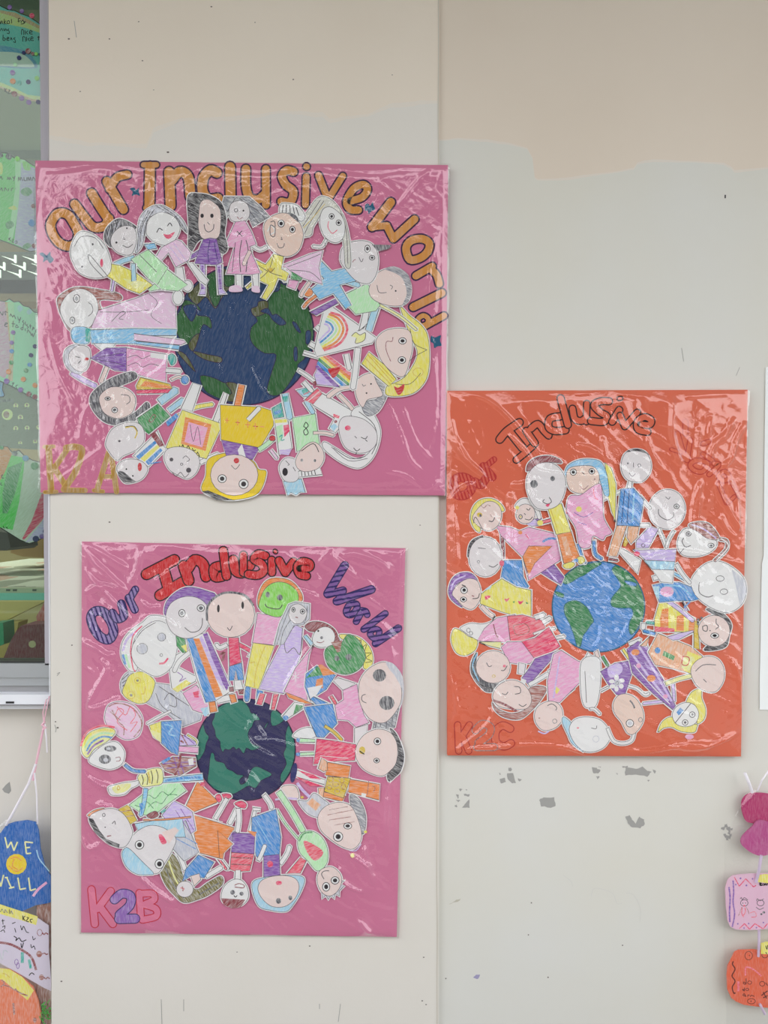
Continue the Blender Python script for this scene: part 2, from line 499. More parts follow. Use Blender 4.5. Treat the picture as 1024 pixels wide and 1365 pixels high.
FIG_A = '''
@A1
F girl with pale face, brown hair and wide pale pink dress lying sideways
hair brown c 128,700 150,660 220,628 330,640 420,660 425,690 330,690 350,760 345,800 290,835 200,838 160,790
head white c 142,730 175,665 240,635 300,665 322,720 310,780 270,825 210,835 165,795
e grey 220,682,15,19 200,785,12,16
m pencil .8 275,765 295,745 292,715 275,700
dress palepink p 322,738 500,680 682,608 690,828 300,840 290,815
m pencil .7 330,745 460,745 560,735
m pencil .7 385,790 430,745 450,750 420,775 440,780
m pencil .6 560,660 600,700 570,760 620,800
@A3
F figure in pale blue trousers and teal head cover lying sideways
collar white c 300,95 340,65 400,95 380,125 350,135
trousers sky p 285,35 490,28 692,32 690,62 500,62 500,88 705,108 700,128 490,100 290,98
trousers palepink p 490,52 600,66 725,84 735,95 710,106 600,96 490,84
head sky c 195,40 215,20 270,25 285,60 275,98 225,100 200,80
P teal 262,25 286,30 284,92 262,88
F small face with grey hair, purple top and pink wavy skirt
arm lilac w 22 195,235 250,270 310,300
arm skin w 20 365,205 335,280
hair silver c 160,170 170,125 210,105 240,115 215,200 245,235 215,240 178,215
head face c 188,140 230,108 275,118 286,160 270,215 240,232 205,215 185,180
m ink 1 215,160 235,165
m ink 1 225,195 240,180
f red 268,172,10,7
dress purple p 285,168 360,120 455,118 455,232 400,225
m pencil .6 300,168 400,150 450,140
m pencil .6 300,172 400,190 450,205
skirt pink p 455,120 645,150 640,285 580,265 455,232
m pencil .7 460,165 500,155 530,170 570,155 610,165
m pencil .7 460,205 500,190 530,210 570,195 610,205
P white 568,142 640,150 640,175 568,165
shoe teal c 650,160 670,148 688,165 685,190 665,200
leg white w 20 640,225 708,230
F dark grey haired woman with rainbow and red skirt
leg paleblue w 36 610,375 650,345 688,318
leg paleblue w 26 655,415 690,390 722,370
skirt mustard p 500,300 520,258 660,290 670,312 505,318
P orange 520,300 540,275 660,300 660,312
P yellow 515,285 525,262 545,270 520,300
skirt crimson p 500,318 668,312 650,332 505,336
arm skin w 12 665,270 700,255 735,270
shoe blue o 730,270,18,20
hair charcoal c 283,375 300,325 380,265 480,232 502,262 420,300 350,325 330,390 365,440 430,455 500,420 550,375 562,408 500,458 430,482 360,472 310,430
head skin c 330,345 380,305 450,310 495,350 490,410 460,440 410,452 355,430 332,390
e dark 367,358,13,8 400,412,14,13
m pencil .9 430,340 465,345 472,370 455,385
F round grey headed figure with green shirt and blue leg
arm paleblue w 26 655,415 722,365
body green p 505,452 605,382 660,442 560,525 520,495
m maroon 1 560,465 580,435 592,440 575,468 560,465
head face c 358,565 385,505 440,475 500,470 535,500 537,560 500,600 440,628 410,648 368,600
m mustard 1.6 450,495 485,490 505,515 495,545
m ink .8 450,490 490,488 508,512
f pencil 422,558,6,5
F small head with black hair and blue and yellow stripes
arm yellow w 18 700,440 780,400 860,385
P blue 640,470 690,425 700,445 650,490
body white p 565,550 600,510 640,600 560,680 488,628
P blue 500,630 590,555 600,565 515,645
P yellow 520,640 605,572 615,582 540,655
P blue 545,655 615,592 625,602 560,672
P maroon 565,525 590,515 635,580 610,585
m blue 1.4 560,665 620,655
head face c 410,690 430,655 480,642 530,655 556,690 530,735 480,755 440,750
C black 415,705 440,702 480,735 500,750 450,752 425,735
f red 518,680,10,20
f ink 455,690,4,4 485,722,4,4
F yellow dress figure with pink square bib seen upside down
arm white w 20 800,660 850,635 885,620
leg white p 768,285 805,297 765,418 712,405
leg white p 915,328 930,338 888,470 862,462
dress yellow p 718,412 908,478 832,642 640,590
P orange 732,445 855,480 828,605 712,570
P pink 748,468 838,495 812,588 728,562
m pencil .7 755,480 770,560 790,490 805,575
m ink 1 704,578 714,592 720,575 728,597
m ink 1 736,600 746,580 756,605
m ink 1 764,590 770,605 765,620
m ink 1 770,605 782,600
m ink 1 782,632 790,610 800,635
m ink .8 786,625 797,627
head face c 632,635 650,595 710,585 770,605 800,650 785,705 745,735 700,720 655,690
f pencil 667,645,9,9 748,695,12,12
m pencil .8 720,640 735,628 752,645 740,655
r pencil 715,667,6,5
m pencil .8 670,705 690,722 710,705 730,728 750,710
F yellow dress figure with orange crosses and a big upside down head
@A4
leg orange p -28,395 -5,290 25,297 4,398
hair gold c -145,640 -160,720 -178,790 -90,830 0,832 90,800 125,705 88,690 60,650 -30,612
P black -178,795 -150,790 -60,826 -20,838 -110,836
shirt purple p -88,550 95,588 60,645 -60,640
P white -10,600 10,570 30,640 0,640
dress gold p -92,388 95,398 160,418 158,485 95,590 -88,552
m orange 1.2 -70,460 -50,462
m orange 1.2 -60,448 -60,474
m red 1.2 -20,470 0,472
m orange 1.2 -10,458 -10,484
m orange 1.2 25,480 50,482
m orange 1.2 38,466 38,496
m red 1.2 62,488 85,490
m orange 1.2 72,474 74,504
m orange 1.2 95,490 115,492
leg white w 22 38,460 92,402
arm palegreen w 22 88,600 125,575 160,545
arm red o 153,545,15,13
head skin o -26,718,112,97 8
e dark -83,735,20,19 18,760,22,22
m pencil .8 -40,672 -20,690 0,668
f red -16,650,13,13
F striped teal and pink figure with pale blue pointed hat
leg teal p 150,405 195,378 208,445 160,452
P blue 160,420 190,410 195,425 165,435
leg palepink w 14 145,600 175,640
body white p 163,455 225,450 245,590 185,625
P yellow 163,458 222,455 222,470 166,474
P palegreen 170,490 200,480 205,540 180,570
P crimson 205,485 230,480 235,510 210,540
m teal 1.4 185,540 200,530 195,555 210,550
P lilac 185,600 245,595 230,625 190,620
P white 205,555 240,560 240,590 210,600
hat paleblue p 205,748 225,815 240,800 265,812 285,798 308,800 290,735
head face c 185,680 215,638 260,645 282,690 275,735 245,752 205,740
f dark 213,703,13,19
m pencil .8 215,650 232,668 225,672
m pencil .8 250,680 262,700
F green shirt figure with the number 8
leg paleblue w 30 212,335 235,450
P teal 200,350 225,345 228,372 205,375
leg paleblue w 22 310,370 345,425
body palegreen p 247,450 355,430 375,572 268,608
m ink 1 300,490 310,470 322,485 312,498 300,512 308,530 322,520 312,498 300,490
arm skin w 14 345,520 400,520 440,530
hair white p 275,700 375,680 387,715 280,728
M ink 1 290,700 292,722
M ink 1 305,698 308,722
M ink 1 320,695 324,720
M ink 1 335,693 340,718
M ink 1 350,690 356,716
head skin c 262,650 295,590 345,562 385,590 396,640 370,685 315,702 275,690
f charcoal 292,648,6,7 353,650,6,7
m ink 1 290,605 345,570 372,610
F white haired figure in a plain white gown at the lower right
leg paleblue p 265,320 340,300 350,350 300,350
P teal 290,320 320,305 325,335 300,340
M crimson 1.2 300,340 340,320
leg white w 20 300,280 340,325
body rose p 305,365 365,310 390,338 345,385
m white 1 320,372 375,325
body white p 342,388 388,335 535,420 500,460 450,520 420,500 445,450
P rose 440,430 470,440 465,452 440,445
f maroon 450,466,8,7
P paleblue 425,490 445,475 462,490 440,512
arm skin w 22 545,300 470,312 415,350
arm skin w 18 465,340 510,385 530,410
hair white c 525,440 545,400 600,400 640,450 662,520 640,610 600,665 550,686 480,660 410,610 388,580 400,562 450,590 540,640 600,620 630,560 600,470
m pencil .9 560,420 630,480 645,560 620,620
m pencil .9 440,590 520,640 590,630
m pencil .7 430,585 510,650 600,640
head face c 465,500 480,450 530,442 590,460 640,510 642,570 600,610 540,612 490,580
f crimson 508,497,14,12
m pencil .9 540,535 550,545
m ink .9 570,540 590,548 600,535
m ink .9 590,552 600,560
m ink .9 535,590 550,605 565,595
m ink .9 550,612 545,620
F boy with flat grey hair and rainbow shirt at the right of the globe
leg white w 14 275,225 315,250 352,278
f maroon 362,285,20,10
leg white w 14 300,142 375,165
shirt lilac p 372,200 440,290 470,305 362,292 350,250
shirt white p 380,138 542,250 525,295 460,300 372,200
P rose 380,140 395,138 540,250 535,272
P orange 378,152 384,146 534,268 530,284
P yellow 374,166 378,154 528,282 522,292
P green 368,180 373,166 520,292 505,296
P blue 362,196 368,182 500,296 480,300
P purple 356,212 362,198 470,302 445,304
C red 415,220 440,215 470,212 462,240 440,262 425,245
hair grey c 610,240 660,250 695,300 690,350 650,420 600,440 575,400 600,370 650,350
head skin c 542,300 565,258 620,240 645,285 672,340 640,355 600,365 578,400 552,360
m pencil .8 575,290 582,300 592,295
f dark 617,290,4,4 596,333,4,4
F girl with big blonde hair and a white dress with a rainbow
leg white w 26 555,120 545,220 532,310
leg white w 22 500,150 515,220
arm white w 22 360,20 400,60
arm white w 22 330,100 380,130
dress white p 400,-75 425,-80 640,72 622,98 362,162 350,130
m rose 3.2 425,-45 478,-25 505,35 470,100 395,132
m orange 3 418,-38 465,-15 487,35 455,92 390,125
m yellow 3 412,-28 450,-8 470,35 440,82 385,117
m palegreen 2.6 406,-16 438,0 454,35 428,72 380,108
m blue 2.6 402,-4 426,8 438,35 415,64 376,98
m lilac 2.4 397,8 414,16 422,36 402,56 372,88
C paleyellow 525,65 545,48 565,60 590,50 585,85 545,100 548,75
m pencil .8 525,65 545,48 565,60 590,50 585,85 545,100 548,75
hair yellow c 755,-70 800,-30 850,10 882,60 892,160 880,260 830,325 760,347 690,342 692,300 740,280 790,240 835,150 800,60
m pencil .7 800,30 820,100 880,130
m pencil .7 880,130 800,180 775,260
m pencil .7 730,290 800,290 850,240
r mustard 838,235,24,20
hair yellow p 607,140 573,195 700,302 736,268 680,200
M mustard 1.2 600,150 715,280
M mustard 1.2 590,170 708,290
M mustard 1.2 615,155 725,270
head skin c 640,90 680,42 750,28 800,45 812,110 800,175 770,255 710,230 660,170
e dark 765,88,18,15 762,178,18,16
m maroon 1 720,70 715,90 690,92 688,130 710,185
C red 725,302 745,308 772,290 768,322 745,342
@A2
F boy with grey fringe and pale green shirt at the upper right
leg paleblue p 620,735 655,730 620,840 590,830
leg white p 585,730 610,735 600,800 560,835
arm paleyellow w 12 650,710 750,765 830,830
body palegreen p 497,662 600,612 640,680 660,715 640,742 545,758 510,720
head skin c 607,640 640,570 710,540 770,560 803,620 795,690 750,718 680,712 625,685
C grey 680,545 730,533 790,570 808,640 792,700 765,712 785,660 765,590 720,560
m pencil .8 645,620 655,655 690,655
m pencil .8 706,620 718,628 712,640
f dark 733,648,4,4
F figure in sky blue with a grey beaked cap
arm paleblue w 22 430,590 490,600 560,622
body sky p 330,512 362,485 432,556 500,540 535,570 555,600 470,620 525,715 497,732 440,660 375,688 335,640 395,590
arm orange o 322,655,22,20
leg orange w 14 360,670 320,700 300,725
head face c 472,500 490,435 560,412 620,425 650,480 645,560 610,612 550,602 500,550
P charcoal 620,430 715,432 702,450 650,463
e pencil 600,450,13,17 622,492,13,11
m pencil .8 560,490 572,512 580,496
m maroon .8 530,515 535,505 545,500
F white haired girl in a pale pink triangle dress
skirt purple p 330,748 450,685 462,705 360,762
arm white w 18 205,545 195,570 215,600
leg green p 245,557 302,577 287,602 240,592
leg pink p 232,595 278,602 262,642 224,628
leg skin w 16 330,605 295,655 290,672
dress palepink p 390,458 330,475 203,527 232,550 300,590 388,617 372,540
m pencil .7 225,535 320,500 380,475
m pencil .7 240,550 330,560 380,600
arm white w 13 408,405 385,440 345,438
m pencil .6 400,420 405,465
hair ash c 362,215 400,206 445,232 490,300 515,400 522,530 496,530 488,430 465,330 430,270 395,262 375,300 345,350 330,390 244,393 262,345 310,285
m pencil .8 380,220 300,340 265,390
m pencil .8 395,225 330,330 300,390
m pencil .8 470,270 500,360 508,520
m mustard .8 400,240 330,320 290,360
head white c 378,300 395,262 430,255 475,290 495,340 485,400 450,422 405,400 380,350
e dark 432,298,12,13 465,328,12,13
m crimson 1 418,322 415,350 435,378 458,362
F boy with scribbled glasses and yellow star shaped clothes
arm white w 16 130,440 95,455 60,435
body yellow p 160,475 207,487 195,545 232,565 218,602 180,588 160,640 125,690 103,680 135,620 95,600 35,640 28,632 108,558 55,520 62,495 122,525
m pencil .8 60,510 140,560 200,580
m pencil .8 160,480 130,560 40,630
f mustard 145,550,14,12
m pencil .8 130,545 145,560 165,540
hair white c 190,285 195,240 235,238 275,250 308,295 290,322 250,300
M ink 1 205,245 200,280
M ink 1 220,243 218,282
M ink 1 235,245 238,285
M ink 1 250,248 258,288
M ink 1 265,255 278,295
head skin2 c 114,345 140,305 200,282 260,300 292,350 298,400 275,460 225,487 170,470 128,420
C charcoal 225,282 262,292 285,330 270,322
m white 1.6 130,370 150,340 165,370 140,385
m pencil 1 145,325 165,325 165,390 145,385 145,340 165,350
e dark 195,332,15,17 248,360,13,15
m pencil .8 195,395 200,408 192,405
m pencil .9 176,425 185,445 205,442 210,425
F girl with straight grey hair and long pink dress at the top
leg white p -18,565 10,565 12,630 -15,632
leg white p 58,565 88,560 90,632 65,632
C palepink -45,628 0,622 12,650 -45,652
C palepink 62,625 90,628 94,656 58,650
arm skin w 16 -70,440 -85,470 -105,505
hair grey p -72,208 45,207 100,255 140,300 62,347 40,290 10,230 -30,235 -50,290 -72,322 -92,325 -85,260
m pencil .8 0,210 60,290 90,330
m pencil .8 0,215 80,270 120,310
m pencil .8 -20,212 -60,280
head face c -50,280 -40,240 -5,225 35,240 48,285 30,318 -10,325 -40,315
r dark -17,270,8,8
f dark 18,272,4,5
m maroon 1 -12,300 0,312 14,302
dress pink p -20,325 25,318 55,370 78,430 48,440 60,480 98,565 55,572 -62,568 -25,445 -70,440 -62,418
m ink 1 -12,368 12,392
m ink 1 12,366 -12,392
m pencil 1.1 10,410 0,480 5,560
m pencil 1.1 30,410 40,460 30,560
m pencil .8 -20,420 -35,560
arm skin w 18 50,460 30,500 20,525
@A1
F girl with long black hair in a purple dress holding hands
leg lilac p 803,520 827,520 829,655 828,666 797,666 808,640
leg lilac p 880,525 905,525 908,640 926,660 890,666
m purple 3 815,530 815,640
m purple 3 892,535 900,640
arm purple w 20 830,445 770,485 718,498
arm skin w 14 905,500 880,500
hair black c 746,205 800,192 860,205 905,240 925,310 918,380 932,450 905,472 870,420 820,405 790,420 760,468 748,440 750,340
head skin c 797,290 805,235 835,218 870,235 898,270 900,340 890,395 850,408 810,398 795,350
f dark 813,296,8,10 859,296,8,10
m pencil .8 838,325 848,338
m pencil 1 822,335 828,362 845,372 865,358 868,335
dress purple p 818,408 850,400 882,405 900,480 907,515 880,527 778,520 800,450
m navy .8 850,410 840,470 845,515
m navy .8 870,420 880,480 890,515
F laughing girl with flowing grey hair and a lilac top
leg white p 690,540 722,538 735,620 750,640 712,642 690,600
leg white p 740,510 770,518 842,600 830,622 800,600
foot white o 745,625,22,26
hair silver c 500,470 508,390 520,310 560,262 620,246 690,285 730,330 742,376 700,330 680,300 570,300 545,380 530,440
m charcoal 1.4 520,440 530,350 570,275
m charcoal 1.2 508,460 520,360 560,270
m charcoal 1.4 620,250 690,300 738,370
m charcoal 1.2 600,252 680,300 720,355
m charcoal 1.2 540,400 550,330 590,265
head white c 550,370 565,310 620,280 680,300 710,350 690,405 650,435 600,425 565,400
m ink 1.1 600,375 612,355 628,365
m ink 1.1 650,345 662,330 672,345
C crimson 632,382 655,385 685,372 665,400 645,402
shirt palepink p 622,445 690,408 715,415 762,470 750,505 690,537 655,470 612,520 590,500
M lilac .8 660,440 720,520
M lilac .8 680,425 740,510
F boy with hatched grey hair and green and white clothes
foot white o 700,680,24,34
leg palegreen p 592,610 640,540 745,620 700,650 600,640
arm paleblue w 22 495,492 450,505 405,525
arm paleblue w 22 490,520 492,570 495,600
arm sky p 540,430 590,425 600,450 560,455
body palegreen p 478,500 560,455 652,540 600,625 560,590
m pencil .7 520,480 600,560
hair charcoal c 353,400 368,350 425,310 500,345 490,360 420,370 390,440 365,425
M silver 1 370,400 385,345
M silver 1 390,410 405,335
M silver 1 405,380 425,325
head face c 385,430 395,380 440,345 490,350 505,390 500,440 475,480 420,470
f dark 411,422,5,5 460,355,4,4
m pencil .8 444,395 452,408 440,404
m pencil 1 440,435 465,445 488,430
F pale egg headed figure in a yellow body at the upper left
arm lilac w 12 400,590 390,650
leg palegreen p 560,640 590,615 620,640 570,650
body yellow p 385,522 430,530 505,565 582,622 520,662 460,640 350,568
P paleyellow 440,590 560,610 520,655
arm paleblue p 480,530 500,520 505,600 482,605
head white c 195,470 210,410 245,370 305,385 360,440 388,530 365,580 300,588 240,565 210,520
m pencil .8 215,440 245,395 310,400 350,450
m pencil .8 370,580 285,480 290,520 350,585
f crimson 342,518,7,20
f dark 300,430,4,6 250,535,5,5
'''

GLOBE_A = '''
aolive 240,95 330,75 430,130 442,190 400,230 352,290 315,356 285,330 245,280 190,330 150,300 130,255 200,185
agreen 250,100 320,82 340,200 345,290 315,345 285,310 265,230
agreen 365,140 430,135 440,190 380,210
agreen 38,440 75,370 110,300 185,330 215,372 170,350 190,400 270,415 285,490 232,462 205,530 170,620 130,600 90,580 55,520
aolive 130,600 170,540 205,530 165,640
agreen 700,165 760,195 870,240 905,300 945,400 967,500 945,620 870,740 800,860 730,935 655,912 682,790 716,665 640,655 570,605 541,545 552,480 592,440 575,400 650,380 660,300
aolive 600,310 660,310 650,380 575,410 548,360 590,340
aolive 160,640 260,662 350,682 340,718 230,692
aolive 55,640 115,665 180,780 105,705
agreen 210,805 300,818 370,850 465,865 455,965 400,975 310,945 240,900
aolive 380,850 465,865 455,965 400,975 350,955 420,920
navyblue 98,345 165,330 190,362 158,442 120,405
navyblue 612,375 660,355 690,400 720,395 782,452 740,467 690,430 665,395
navyblue 822,448 850,455 880,515 855,505
navyblue 915,510 945,510 940,580 915,590
navyblue 835,620 855,620 855,700 835,695
navyblue 860,730 935,680 930,730 880,770
navyblue 700,170 740,175 735,235 695,240
'''

